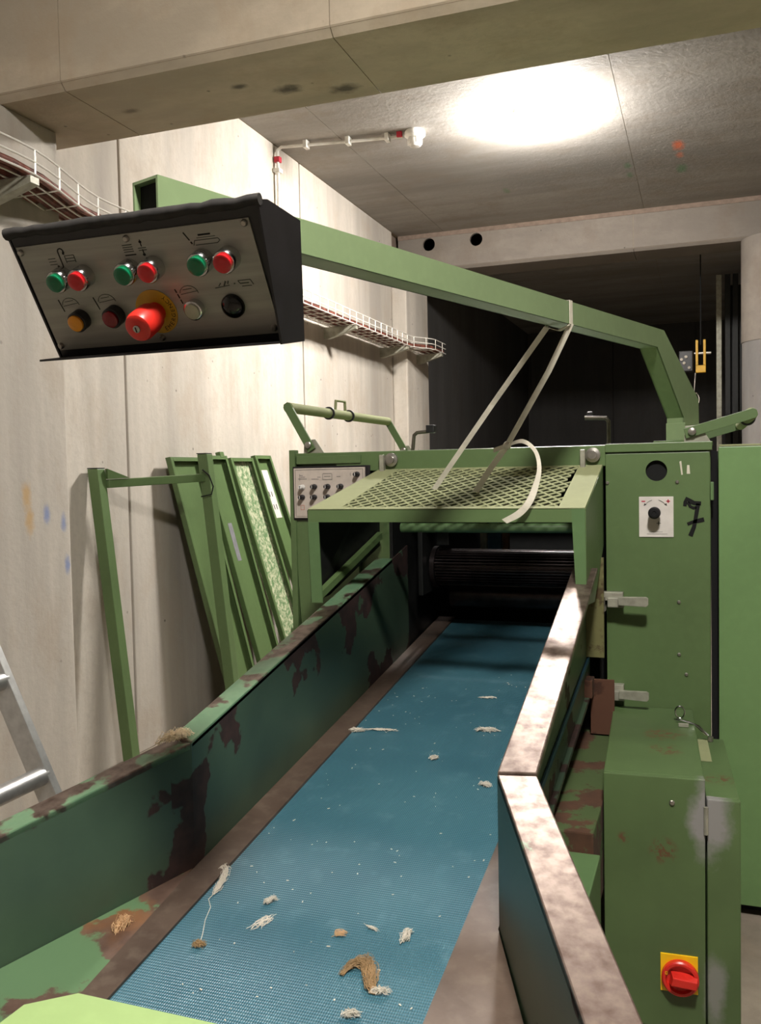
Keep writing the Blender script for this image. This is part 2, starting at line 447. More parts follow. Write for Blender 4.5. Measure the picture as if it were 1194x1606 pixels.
def beam(name, y0, y1, zb, cuts, label, mat, ch=.025):
    root = struct(bpy.data.objects.new(name, None), label); col.objects.link(root); root.location = ((XW+XR)/2, y0, zb)
    segs = []
    for a, b in zip(cuts[:-1], cuts[1:]):
        prof = [(a, y0, ZC+.02), (a, y0, zb+ch), (a, y0+ch, zb), (a, y1-ch*.3, zb), (a, y1, zb+ch*.3), (a, y1, ZC+.02)]
        s_ = MB().prism([(p[0]+.0015, p[1], p[2]) for p in prof], (b-a-.003, 0, 0)).build('beam_segment', mat, root)
        segs.append(s_)
    box('joint_core', XW, XR, y0+.004, y1-.004, zb+.02, ZC, M['joint_pale'], root)
    return root, segs
b1, _ = beam('trim_1', 2.475, 2.93, ZB, [XW, -2.0, -1.03, .7, 2.2, XR], 'deep concrete ceiling beam crossing above the machine', M['concrete_beam'])
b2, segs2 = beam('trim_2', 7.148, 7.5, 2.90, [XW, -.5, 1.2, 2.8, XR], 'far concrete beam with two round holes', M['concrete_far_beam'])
box('gap_strip', XW, XR, 7.143, 7.1475, ZC-.035, ZC, M['joint'], b2)  # dark strip painting in the shadow line between beam and ceiling
# the two round holes through the far beam
for cx in (-2.13, -1.73):
    for target in (segs2[0], [c for c in b2.children if c.name.startswith('joint_core')][0]):
        c = MB().lathe([(.052, -.2), (.052, .8)], (cx, 7.1, 3.118), (0, 1, 0), 24).build('cutter', M['joint'])
        boolean_cut(target, c)
    MB().lathe([(.0535, .02), (.0535, .34), (.049, .34), (.049, .02)], (cx, 7.148, 3.118), (0, 1, 0), 24).build('hole_sleeve', M['dark'], b2, smooth=True)
# round concrete column carrying the far beam
c = thing('concrete_column', (.52, 7.2, 0), 'round grey concrete column under the far beam', 'column')
c['kind'] = 'structure'; del c['category']
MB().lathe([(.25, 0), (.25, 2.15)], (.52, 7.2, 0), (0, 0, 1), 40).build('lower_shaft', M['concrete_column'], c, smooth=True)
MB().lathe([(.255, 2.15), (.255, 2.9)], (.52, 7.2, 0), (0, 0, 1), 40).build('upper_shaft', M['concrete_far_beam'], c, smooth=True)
# dark steel door frame behind the column
d = struct(bpy.data.objects.new('door_1', None), 'dark steel sliding-door frame behind the column'); col.objects.link(d); d.location = (.3, 9.4, 0)
box('door_leaf', .2, 1.9, 9.42, 9.48, 0, 3.0, M['dark'], d)
for x in (.12, .2, .27):
    box('door_post', x, x+.05, 9.36, 9.44, 0, 3.1, M['zinc'] if x == .12 else M['dark'], d, bev=.005)

# ================================================================== CEILING FITTINGS
def bulkhead_lamp(loc, mat, label):
    t = thing('bulkhead_lamp', loc, label, 'lamp', 'round ceiling lamps')
    x, y, z = loc
    MB().lathe([(.13, 0), (.14, -.004), (.14, -.012), (.13, -.014)], loc, (0, 0, 1), 40).build('base_ring', M['white_plastic'], t, smooth=True)
    prof = [(.14, -.0145), (.162, -.017), (.168, -.024), (.168, -.035)]+[(.168*math.cos(a), -.035-.085*math.sin(a)) for a in [i*math.pi/2/10 for i in range(1, 11)]]
    MB().lathe(prof, loc, (0, 0, 1), 40).build('diffuser', mat, t, smooth=True)
    for k in range(3):
        a = k*2.094
        MB().box(x+.177*math.cos(a)-.01, x+.177*math.cos(a)+.01, y+.177*math.sin(a)-.01, y+.177*math.sin(a)+.01, z-.035, z-.008, .003).build('clip', M['zinc'], t)
bulkhead_lamp((-.87, 5.03, ZC), M['lamp_a'], 'glaring lit round lamp on the ceiling behind the first beam')
bulkhead_lamp((.12, .40, ZC), M['lamp_b'], 'lit round lamp on the ceiling above the viewer')

t = thing('smoke_detector', (-1.56, 4.99, ZC), 'white smoke detector on the ceiling at the end of the conduit', 'smoke detector')
MB().lathe([(.055, 0), (.06, -.01), (.06, -.03), (.045, -.04), (.04, -.045)], (-1.56, 4.99, ZC), (0, 0, 1), 28).build('base', M['white_plastic'], t, smooth=True)
MB().lathe([(.04, -.045), (.042, -.055), (.042, -.075), (.03, -.09), (.0, -.094)], (-1.56, 4.99, ZC), (0, 0, 1), 28).build('sensor_head', M['white_plastic'], t, smooth=True)
for k in range(6):
    a = k*math.pi/3
    MB().tube([(-1.56+.041*math.cos(a), 4.99+.041*math.sin(a), ZC-.04), (-1.56+.041*math.cos(a), 4.99+.041*math.sin(a), ZC-.078)], .004, 6).build('cage_bar', M['white_plastic'], t)
box('address_tag', -1.66, -1.63, 4.955, 4.975, ZC-.03, ZC-.002, M['ink_red'], t)

t = thing('conduit_pipe', (-2.37, 4.9, 1.9), 'thin white conduit running up the wall and along the ceiling', 'conduit')
MB().tube([(-2.375, 4.86, 2.1), (-2.375, 4.86, 3.17), (-2.35, 4.86, 3.185), (-1.63, 4.985, 3.185)], .010, 8).build('pipe', M['white_plastic'], t, smooth=True)
for x, y in ((-2.2, 4.886), (-1.95, 4.93), (-1.72, 4.97)):
    box('clip', x-.012, x+.012, y-.025, y+.025, 3.165, 3.21, M['white_plastic'], t, bev=.003)
for z in (2.3, 2.7, 3.05):
    box('clip', -2.4, -2.355, 4.835, 4.885, z-.012, z+.012, M['white_plastic'], t, bev=.003)
box('marker_sleeve', -2.392, -2.358, 4.843, 4.877, 3.1, 3.13, M['ink_red'], t)

# ================================================================== CABLE TRAY
def cable_tray():
    t = thing('cable_tray', (-2.2, 4.0, 2.23), 'white wire cable tray bracketed along the left wall above head height', 'cable tray')
    W = .2
    path = []    # outer edge x, y
    for y in [1.2+.1*i for i in range(12)]: path.append((-2.03, y))
    for k in range(1, 9):
        u = k/8; s_ = u*u*(3-2*u); path.append((-2.03-.14*s_, 2.3+.65*u))
    y = 3.05
    while y < 6.7: path.append((-2.17, y)); y += .12
    for k in range(0, 6):
        u = k/5; s_ = u*u*(3-2*u); path.append((-2.17+.12*s_, 6.72+.3*u))
    for k in range(1, 4): path.append((-2.05, 7.02+.1*k))
    zb, zt = 2.235, 2.315
    def line(off, z, r, name):
        MB().tube([(x-off, y, z) for x, y in path], r, 6).build(name, M['white_wire'], t)
    for off in (0, W): 
        for z in (zb, (zb+zt)/2, zt): line(off, z, .0035, 'side_wire')
    for k in (1, 2, 3): line(W*k/4, zb-.003, .003, 'bottom_wire')
    # cross wires: U shape
    acc = 0; last = None
    for (x, y) in path:
        if last is not None and y-last < .115: continue
        last = y
        MB().tube([(x, y, zt), (x, y, zb), (x-W, y, zb), (x-W, y, zt)], .0035, 5).build('cross_wire', M['white_wire'], t)
    for y in (1.9, 2.36, 3.12, 4.4, 5.55, 6.65, 7.2):
        xo = [p for p in path if p[1] <= y+.05][-1][0]
        wall = XP if (y < 2.78 or y > 6.95) else XW
        b = MB()
        b.prism([(xo-.0, y-.002, zb-.008), (wall, y-.002, zb-.008), (wall, y-.002, zb-.085), (wall+.03, y-.002, zb-.085), (xo, y-.002, zb-.03)], (0, .04, 0))
        b.build('bracket_arm', M['zinc'], t)
    for k in range(5):
        off = .03+.035*k
        o = MB().tube([(x-off+random.uniform(-.004, .004), y, zb+.0165+random.uniform(0, .004)) for x, y in path], .0145, 7).build('tray_cable', M['cable'], smooth=True)
        recentre(tag(o, ['red-brown cable nearest the open edge of the wire tray', 'second red-brown cable from the open edge of the wire tray', 'middle red-brown cable lying in the wire tray', 'second red-brown cable from the wall in the wire tray', 'red-brown cable nearest the wall in the wire tray'][k], 'cable', 'cables in the wire tray'))
cable_tray()

# ================================================================== FEED CONVEYOR
def bz(y): return .525+.126*(y-1.6)
def feed_conveyor():
    t = thing('feed_conveyor', (-.61, 1.6, 0), 'blue-belted feed conveyor trough with flared rusty green sides', 'conveyor')
    # belt: a loop with rounded tail, top run at bz()
    bl, br = -.85, -.372
    prof = [(.62, bz(.62)), (3.09, bz(3.09)), (3.13, bz(3.09)-.012), (3.15, bz(3.09)-.04), (3.13, bz(3.09)-.068), (3.09, bz(3.09)-.08), (.62, bz(.62)-.08), (.59, bz(.62)-.04)]
    MB().prism([(bl, y, z) for y, z in prof], (br-bl, 0, 0)).build('belt', M['belt'], t)
    # side walls (thin sheet), straight part then flare
    LK = (-.91, 1.432); RK = (-.315, 1.392)
    LF = (-1.30, .589); RF = (.03, .558)         # flare ends
    def ztopL(y): return .747+.199*(y-1.432) if y > 1.432 else .745+.21*(y-1.432)
    def ztopR(y): return .760+.258*(y-1.392) if y > 1.392 else .757+.19*(y-1.392)
    th = .004
    def wall(a, b, zt, name, out, mat):
        (xa, ya), (xb, yb) = a, b
        n_ = Vector((yb-ya, -(xb-xa), 0)).normalized()*th
        if n_.x*out < 0: n_ = -n_
        pts = [(xa, ya, bz(ya)-.03), (xb, yb, bz(yb)-.03), (xb, yb, zt(yb)-.001), (xa, ya, zt(ya)-.001)]
        MB().prism(pts, n_).build(name, mat, t)
    wall(LK, (-.91, 2.75), ztopL, 'side_wall', -1, M['trough'])
    wall(LF, LK, ztopL, 'flare_wall', -1, M['trough'])
    wall(RK, (-.315, 2.6), ztopR, 'side_wall', 1, M['trough'])
    wall(RK, RF, ztopR, 'flare_wall', 1, M['trough'])
    # folded rims lying on the walls
    def rim(p, zt, wd, out, name, mat):
        # p: list of inner (x,y); rim offset outward, mitred
        P = [Vector((x, y, 0)) for x, y in p]; offs = []
        for i in range(len(P)):
            ds = []
            if i: ds.append((P[i]-P[i-1]).normalized())
            if i < len(P)-1: ds.append((P[i+1]-P[i]).normalized())
            ns = [Vector((d.y, -d.x, 0)) for d in ds]
            ns = [n_ if n_.x*out > 0 else -n_ for n_ in ns]
            m_ = sum(ns, Vector()).normalized(); m_ /= max(.4, m_.dot(ns[0])); offs.append(m_*wd)
        for i in range(len(P)-1):
            g = .0008
            b0, b1 = P[i], P[i+1]; dd = (b1-b0).normalized()*g
            r = []
            for q, of in ((b0+dd, offs[i]), (b1-dd, offs[i+1])):
                z = zt(q.y)
                r.append([Vector((q.x, q.y, z-.012)), Vector((q.x+of.x, q.y+of.y, z-.012)), Vector((q.x+of.x, q.y+of.y, z+.002)), Vector((q.x, q.y, z+.002))])
            MB().loft(r, .0025).build(name, mat, t)
    rim([LF, LK, (-.91, 2.60)], ztopL, .052, -1, 'rim', M['rim_green'])
    rim([RF, RK, (-.315, 2.30)], ztopR, .062, 1, 'rim', M['rim'])
    # steel edge strip left of the belt, flared floor plates
    def plate(pts, name, mat, th=.006, up=.004):
        MB().prism([(x, y, bz(y)+up) for x, y in pts], (0, 0, -th)).build(name, mat, t)
    plate([(-.848, 1.0), (-.848, 3.1), (-.909, 3.1), (-.909, 1.432)], 'edge_strip', M['brown'], up=.006)
    plate([(-.912, 1.425), (-.85, 1.0), (-.85, .6), (-1.29, .6)], 'floor_plate', M['floorplate'], up=.005)
    MB().prism([(-.909, 1.425, bz(1.425)+.0062), (-.847, 1.425, bz(1.425)+.0062), (-.847, .6, bz(.6)+.0062), (-.875, .6, bz(.6)+.0062)], (0, 0, -.003)).build('edge_strip', M['brown'], t)
    plate([(-.374, .58), (-.374, 2.6), (-.317, 2.6), (-.317, 1.392), (.01, .58)], 'floor_plate', M['brown'])
    # outer lower flange + blue return-belt edge seen beside the right wall
    MB().prism([(-.3105, 1.42, bz(1.42)-.018), (-.3105, 2.55, bz(2.55)-.018), (-.3105, 2.55, bz(2.55)-.03), (-.3105, 1.42, bz(1.42)-.03)], (.012, 0, 0)).build('lower_flange', M['trough'], t)
    MB().prism([(-.3095, 1.45, bz(1.45)+.075), (-.3095, 2.55, bz(2.55)+.075), (-.3095, 2.55, bz(2.55)+.06), (-.3095, 1.45, bz(1.45)+.06)], (.004, 0, 0)).build('blue_edge', M['blue_trim'], t)
    # frame underneath
    box('base_frame', -.88, -.215, 1.83, 2.58, .3, .50, M['rust_green'], t, bev=.004)
    box('base_step', -.88, -.20, 1.25, 1.82, .3, .462, M['green_worn'], t, bev=.004)
    box('base_frame', -.84, -.38, .75, 1.24, .12, .36, M['green'], t, bev=.004)
    box('bracket', -.225, -.205, 1.60, 1.74, .30, .40, M['green'], t, bev=.003)
    for x in (-.82, -.42):
        for y in (.85, 2.3):
            box('leg', x-.03, x+.03, y-.03, y+.03, 0, .32, M['green'], t, bev=.004)
    # mounting flange between trough and machine
    box('mounting_flange', -.312, -.262, 2.52, 2.53, .72, 1.0, M['mustard'], t, bev=.001)
    box('mounting_flange', -.300, -.235, 2.515, 2.522, .505, .66, M['rust'], t, bev=.001)
    box('clamp_hook', -.325, -.29, 2.47, 2.53, .615, .665, M['rust'], t, bev=.003)
    # the head roller the belt turns around
    MB().lathe([(.0, -.02), (.036, -.02), (.036, .5), (0, .5)], (-.86, 3.09, bz(3.09)-.04), (1, 0, 0), 20).build('head_roller', M['roller'], t, smooth=True)
feed_conveyor()

# green end cover close to the viewer, coloured lime as if strongly lit
t = thing('end_cover', (-.45, .7, .3), 'lime green sheet-metal cover at the near end of the belt', 'cover')
MB().prism([(-.675, .60, .70), (-.671, .722, .70), (-.63, .757, .70), (-.20, .757, .70), (-.20, .60, .70)], (0, 0, -.004)).build('top_sheet', M['lime'], t)
MB().prism([(-.675, .60, .696), (-.671, .722, .696), (-.668, .720, .696), (-.672, .60, .696)], (0, 0, -.04)).build('flange', M['lime'], t)
MB().prism([(-.63, .757, .696), (-.20, .757, .696), (-.20, .753, .696), (-.63, .753, .696)], (0, 0, -.03)).build('flange', M['lime'], t)
for x in (-.6, -.25):
    box('support_leg', x-.015, x+.015, .61, .64, 0, .696, M['lime'], t)

# ================================================================== MACHINE
Y0 = 2.6
def machine():
    t = thing('opening_machine', (-.6, 3.2, 0), 'green fibre-opening machine with mesh hood and toothed roller', 'machine')
    # side housings
    box('left_housing', -1.25, -.925, Y0+.02, 3.9, .0, 1.30, M['green'], t, bev=.004)
    box('right_housing', -.262, .018, Y0+.01, 3.9, .0, 1.298, M['green'], t, bev=.003)
    box('left_post', -1.252, -1.232, Y0-.01, Y0+.02, .0, 1.325, M['green'], t, bev=.002)
    # side gusset plate rising outside, lower left
    MB().prism([(-1.24, Y0-.005, 1.10), (-1.02, Y0-.005, 1.10), (-1.02, Y0-.005, .5), (-1.21, Y0-.005, .5)], (0, .02, 0)).build('lower_left_panel', M['green'], t)
    # inner cheek plates
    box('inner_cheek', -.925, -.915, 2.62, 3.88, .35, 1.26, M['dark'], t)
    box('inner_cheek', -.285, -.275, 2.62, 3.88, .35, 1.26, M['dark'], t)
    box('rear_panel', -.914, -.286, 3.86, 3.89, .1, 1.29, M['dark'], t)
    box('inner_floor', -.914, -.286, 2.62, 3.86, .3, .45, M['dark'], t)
    # top plate and its front beam
    box('top_plate', -1.25, .02, Y0, 3.2, 1.302, 1.314, M['green'], t, bev=.002)
    box('top_plate', -1.25, -.90, 3.202, 3.9, 1.302, 1.314, M['green'], t, bev=.002)
    box('top_plate', -.30, .02, 3.202, 3.9, 1.302, 1.314, M['green'], t, bev=.002)
    box('top_plate', -.898, -.302, 3.3, 3.9, 1.302, 1.314, M['green'], t, bev=.002)
    box('front_beam', -1.09, -.262, Y0-.006, Y0+.02, 1.254, 1.313, M['green'], t, bev=.002)
    box('front_beam', -1.225, -1.005, Y0-.012, Y0-.002, 1.279, 1.304, M['green'], t, bev=.002)
    box('lid_edge', -.262, .022, Y0-.012, Y0+.0, 1.292, 1.316, M['green'], t, bev=.002)
    # front door of the right housing with its round hole
    d = box('cabinet_door', -.262, .016, Y0-.006, Y0+.008, .05, 1.288, M['green'], t, bev=.002)
    c = MB().lathe([(.029, -.1), (.029, .2)], (-.124, Y0, 1.238), (0, 1, 0), 28).build('cutter', M['dark']); boolean_cut(d, c)
    h = t.children[1] if False else None
    MB().lathe([(.0, .0065), (.03, .0065), (.03, .009), (0, .009)], (-.124, Y0, 1.238), (0, 1, 0), 28).build('hole_backing', M['ink'], t)
    for x, z in ((-.263+.006, 1.206), (-.069, 1.206), (-.066, .872), (-.066, .725), (-.047, .67)):
        MB().lathe([(.005, 0), (.005, .003), (.003, .0045), (0, .0045)], (x, Y0-.006, z), (0, -1, 0), 10).build('door_screw', M['steel'], d)
    box('hinge', .017, .026, Y0-.012, Y0+.0, 1.155, 1.205, M['green_worn'], d, bev=.002)
    box('gap_seal', .0195, .0365, Y0+.05, Y0+.09, .0, 1.29, M['ink'], t)  # added black strip standing in for the dark of the open gap
    # smudges of old sticker
    m_ = MB(); m_.prism([(-.063, Y0-.0065, 1.262), (-.058, Y0-.0065, 1.264), (-.054, Y0-.0065, 1.226), (-.058, Y0-.0065, 1.225)], (0, -.0006, 0))
    m_.prism([(-.043, Y0-.0065, 1.252), (-.037, Y0-.0065, 1.252), (-.035, Y0-.0065, 1.228), (-.044, Y0-.0065, 1.228)], (0, -.0006, 0))
    m_.build('sticker_residue', M['strap'], d)
    # the hand-painted 7
    f = Y0-.0068
    def P(px, py):   # px on the photo crop around the figure -> door plane
        return (-.0518+(px-745)*.000187, f, 1.1625-(py-185)*.000196)
    m_ = MB()
    def stroke(pts, wd):
        pts = [Vector(P(*p)) for p in pts]
        L, R_ = [], []
        for i, p in enumerate(pts):
            tt = (pts[min(i+1, len(pts)-1)]-pts[max(0, i-1)]).normalized(); n_ = Vector((-tt.z, 0, tt.x))*wd[i]/2
            L.append(p+n_); R_.append(p-n_)
        for i in range(len(pts)-1):
            m_.prism([L[i], L[i+1], R_[i+1], R_[i]], (0, -.0008, 0))
    stroke([(758, 305), (765, 250), (785, 205), (830, 235), (890, 262), (985, 268)], [.009, .010, .013, .013, .011, .011])
    stroke([(800, 250), (835, 310), (880, 330), (920, 322)], [.007, .008, .008, .007])
    stroke([(945, 270), (925, 380), (905, 500), (885, 600), (835, 725)], [.011, .011, .010, .011, .012])
    stroke([(795, 560), (860, 530), (940, 512), (1025, 492)], [.009, .008, .011, .012])
    m_.build('painted_figure_seven', M['ink'], d)
    # knob plate
    pl = box('knob_plate', -.171, -.079, Y0-.009, Y0-.006, 1.053, 1.166, M['white_plate'], d, bev=.0008)
    fy = Y0-.0092
    m_ = MB(); m_.box(-.164, -.154, fy-.0006, fy, 1.1515, 1.1545)
    m_.box(-.098, -.088, fy-.0006, fy, 1.1515, 1.1545); m_.box(-.0945, -.0915, fy-.0006, fy, 1.148, 1.158); m_.build('plus_minus_print', M['ink_red'], pl)
    m_ = MB()
    for s_ in (-1, 1):
        arc = [(-.127+s_*.035*math.sin(a), fy-.0003, 1.121+.036*math.cos(a)) for a in [.25+.1*i for i in range(7)]]
        for a, b in zip(arc[:-1], arc[1:]):
            m_.prism([Vector(a)+Vector((0, 0, .0007)), Vector(b)+Vector((0, 0, .0007)), Vector(b)-Vector((0, 0, .0007)), Vector(a)-Vector((0, 0, .0007))], (0, -.0004, 0))
        e = Vector(arc[-1]); m_.prism([e+Vector((s_*.005, 0, -.005)), e+Vector((-s_*.003, 0, -.001)), e+Vector((s_*.003, 0, .003))], (0, -.0004, 0))
    m_.box(-.124, -.113, fy-.0005, fy, 1.0905, 1.0925); m_.box(-.1195, -.1175, fy-.0005, fy, 1.086, 1.097)
    for k, (a, b) in enumerate(((-.145, -.108), (-.15, -.095))): m_.box(a, b, fy-.0004, fy, 1.061+.006*(1-k), 1.0618+.006*(1-k))
    m_.build('arrow_print', M['ink_soft'], pl)
    k = MB().lathe([(.008, 0), (.008, .02), (.0165, .022), (.0165, .042), (.013, .045), (0, .045)], (-.128, Y0-.009, 1.122), (0, -1, 0), 28).build('knob', M['black'], pl, smooth=True)
    MB().lathe([(.011, 0), (.012, .002), (.006, .003), (.004, .001), (0, .001)], (-.128, Y0-.0545, 1.122), (0, -1, 0), 20).build('knob_cap', M['ink'], k, smooth=True)

    # toggle clamps holding trough to machine
    for z in (.876, .613):
        cl = MB().box(-.301, -.285, Y0-.055, Y0-.02, z-.015, z+.014, .003).build('toggle_clamp', M['zinc'], t)
        box('base_plate', -.284, -.214, Y0-.034, Y0-.008, z-.002, z+.022, M['zinc'], cl, bev=.002)
        box('clamp_jaw', -.278, -.262, Y0-.056, Y0-.0345, z-.022, z+.012, M['steel'], cl, bev=.003)
        box('link_plate', -.255, -.21, Y0-.056, Y0-.0345, z-.018, z+.010, M['zinc'], cl, bev=.003)
        MB().prism([(-.225, Y0-.066, z-.010), (-.150, Y0-.07, z-.012), (-.144, Y0-.07, z-.006), (-.144, Y0-.07, z+.012), (-.150, Y0-.07, z+.016), (-.225, Y0-.066, z+.014)], (0, .010, 0), .002).build('clamp_handle', M['zinc'], cl)
        MB().lathe([(.006, -.01), (.006, .03), (.009, .03), (.009, .036), (0, .036)], (-.265, Y0-.035, z-.02), (0, -1, 0), 10).build('pivot_bolt', M['steel'], cl)

    # ---- hood
    hp = [(-1.006, 2.19, 1.152), (-.272, 2.19, 1.154), (-.272, 2.6, 1.258), (-.935, 2.6, 1.258)]
    h = MB().prism([(-1.006, 2.19, 1.152), (-.272, 2.19, 1.152), (-.272, 2.19, 1.118), (-1.006, 2.19, 1.118)], (0, .004, 0)).build('hood', M['green'], t)
    def hz(y): return 1.152+(y-2.19)*(1.258-1.152)/.41
    def hplate(pts, name, mat, th=.003):
        return MB().prism([(x, y, hz(y)+.0015) for x, y in pts], (0, 0, -th)).build(name, mat, h)
    hplate([(-1.006, 2.19), (-.915, 2.19), (-.878, 2.6), (-.945, 2.6)], 'left_top_strip', M['green_pale'])
    hplate([(-.335, 2.19), (-.270, 2.19), (-.270, 2.6), (-.335, 2.6)], 'right_top_strip', M['green_pale'])
    hplate([(-.915, 2.19), (-.335, 2.19), (-.335, 2.205), (-.915, 2.205)], 'front_top_strip', M['green_pale'])
    hplate([(-.878, 2.585), (-.335, 2.585), (-.335, 2.6), (-.878, 2.6)], 'rear_top_strip', M['green_pale'])
    # legs and side sheets
    MB().prism([(-.303, 2.1885, 1.1515), (-.2705, 2.1885, 1.1515), (-.2685, 2.1885, .915), (-.292, 2.1885, .915)], (0, .004, 0)).build('right_leg', M['green_worn'], h)
    MB().prism([(-.2715, 2.194, 1.15), (-.2715, 2.59, 1.255), (-.2715, 2.59, 1.03), (-.2715, 2.36, .90), (-.2715, 2.194, .915)], (.003, 0, 0)).build('right_side_sheet', M['green'], h)
    MB().prism([(-1.006, 2.188, 1.118), (-.975, 2.188, 1.118), (-.968, 2.188, .90), (-1.0, 2.188, .90)], (0, .004, 0)).build('left_leg', M['green_worn'], h)
    MB().prism([(-1.006, 2.192, 1.15), (-.95, 2.6, 1.255), (-.95, 2.6, 1.02), (-.995, 2.3, .905), (-1.0, 2.192, .90)], (-.003, 0, 0)).build('left_side_sheet', M['dark'], h)
    MB().prism([(-.999, 2.194, .90), (-.95, 2.58, 1.045), (-.95, 2.58, 1.065), (-.999, 2.194, .92)], (.016, 0, -.001)).build('left_side_flange', M['green'], h)
    # expanded-metal grille: staggered diamond strands
    g = MB(); rows = 19; px = .034
    def gp(u, v):   # u metres across, v 0..1 along slope
        y = 2.203+v*.384; x0 = -.915+v*.037
        return Vector((x0+u, y, hz(y)+.0))
    ncol = int(.60/px*2)
    def width(v): return (-.335)-(-.915+v*.037)
    for r in range(rows):
        for j in range(ncol+1):
            u0, u1 = j*px/2, (j+1)*px/2
            v0 = (r+(.94 if (j+r) % 2 else .06))/rows; v1 = (r+(.94 if (j+1+r) % 2 else .06))/rows
            v0, v1 = min(1, v0), min(1, v1)
            if u1 > width(v0)+.004: continue
            a, b = gp(u0, v0), gp(u1, v1); dz = Vector((0, .0064, .0034)); dn = Vector((0, -.0007, .0012))
            g.loft([[a-dz*.5-dn, a+dz*.5-dn, a+dz*.5+dn, a-dz*.5+dn], [b-dz*.5-dn, b+dz*.5-dn, b+dz*.5+dn, b-dz*.5+dn]])
    g.build('expanded_mesh', M['green_pale'], h, kind='stuff')
    # hinge bolts on the front beam
    for x in (-.925, -.318):
        hb = box('hood_hinge', x-.012, x+.002, Y0-.03, Y0-.006, 1.245, 1.302, M['zinc'], h, bev=.002)
        MB().lathe([(.021, 0), (.021, .012), (.012, .014), (.012, .024), (0, .024)], (x+.022, Y0-.006, 1.286), (0, -1, 0), 20).build('hinge_bolt', M['steel'], hb, smooth=True)
    # ---- round bar across the mouth
    MB().lathe([(0, 0), (.014, 0), (.014, .53), (0, .53)], (-.845, 2.5, 1.083), (1, 0, 0), 20).build('cross_bar', M['green_worn'], t, smooth=True)
    # ---- fluted feed roller
    prof = []
    for i in range(36):
        a = i*math.pi*2/36
        for da, r in ((0, .062), (.05, .062), (.075, .05), (.15, .05)):
            prof.append((r*math.cos(a+da), r*math.sin(a+da)))
    rr = MB().prism([(-.845, 2.9+y, .924+z) for y, z in prof], (.54, 0, 0)).build('feed_roller', M['roller'], t)
    MB().lathe([(0, 0), (.07, 0), (.07, .015), (0, .015)], (-.862, 2.9, .924), (1, 0, 0), 28).build('roller_flange', M['roller'], rr, smooth=True)
    MB().lathe([(0, 0), (.05, 0), (.05, .54), (0, .54)], (-.845, 3.06, .81), (1, 0, 0), 24).build('lower_roller', M['roller'], t, smooth=True)
    box('roller_arm', -.885, -.868, 2.78, 3.0, .84, 1.06, M['dark'], t, bev=.004)
    box('inner_strip', -.80, -.775, 3.3, 3.32, .95, 1.12, M['zinc'], t)
    box('inner_strip', -.77, -.72, 3.3, 3.32, .95, 1.12, M['blue_trim'], t)
    box('inner_strip', -.715, -.69, 3.3, 3.32, .95, 1.12, M['wood'], t)
    box('bearing_block', -.845, -.80, 2.86, 2.92, 1.0, 1.05, M['dark'], t, bev=.004)

    # ---- beige control plate on the left housing
    cp = box('control_plate', -1.232, -.989, Y0-.02, Y0-.012, 1.108, 1.266, M['cream_plate'], t, bev=.001)
    box('plate_backing', -1.24, -.975, Y0-.011, Y0+.019, 1.10, 1.272, M['black'], t, bev=.002)
    f = Y0-.0204
    m_ = MB()
    for a, b, c_, d_ in ((-1.226, -.995, 1.2605, 1.2615), (-1.226, -.995, 1.1125, 1.1135), (-1.2265, -1.2255, 1.1125, 1.2615), (-.9955, -.9945, 1.1125, 1.2615)):
        m_.box(a, b, f-.0004, f, c_, d_)
    m_.build('border_print', M['ink_soft'], cp)
    m_ = MB()
    for a, b, z in ((-1.212, -1.2, 1.243), (-1.216, -1.186, 1.232), (-1.208, -1.192, 1.238), (-1.17, -1.145, 1.231), (-1.15, -1.138, 1.237), (-1.13, -1.1, 1.248), (-1.132, -1.098, 1.229), (-1.126, -1.104, 1.239), (-1.083, -1.07, 1.238), (-1.038, -1.036, 1.245), (-1.03, -1.027, 1.245)):
        m_.box(a, b, f-.0004, f, z-.0012, z+.0012)
    for x, z0, z1 in ((-1.211, 1.226, 1.248), (-1.131, 1.229, 1.248), (-1.099, 1.229, 1.248), (-1.036, 1.239, 1.25)):
        m_.box(x-.0008, x+.0008, f-.0004, f, z0, z1)
    m_.build('symbol_print', M['ink_pale'], cp)
    m_ = MB()
    for a, b, c_, d_ in ((-1.209, -1.197, 1.1475, 1.1485), (-1.209, -1.197, 1.1335, 1.1345), (-1.2095, -1.2085, 1.1335, 1.1485), (-1.1975, -1.1965, 1.1335, 1.1485)): m_.box(a, b, f-.0004, f, c_, d_)
    m_.build('red_square_print', M['orange_mark'], cp)
    for i, (x, z) in enumerate(((-1.201, 1.206), (-1.159, 1.207), (-1.113, 1.207), (-1.069, 1.207), (-1.202, 1.174), (-1.16, 1.174), (-1.114, 1.174), (-1.069, 1.174), (-1.013, 1.244))):
        wt = i == 0
        b_ = MB().lathe([(.0085, 0), (.0085, .006), (.007, .007), (.007, .022), (.0055, .024), (0, .024)], (x, Y0-.02, z), (0, -1, 0), 18).build('selector_knob', M['white_plastic'] if wt else M['black'], cp, smooth=True)
        box('pointer', x-.0008, x+.0008, Y0-.0455, Y0-.0438, z-.005, z+.005, M['black'] if wt else M['white_plastic'], b_)

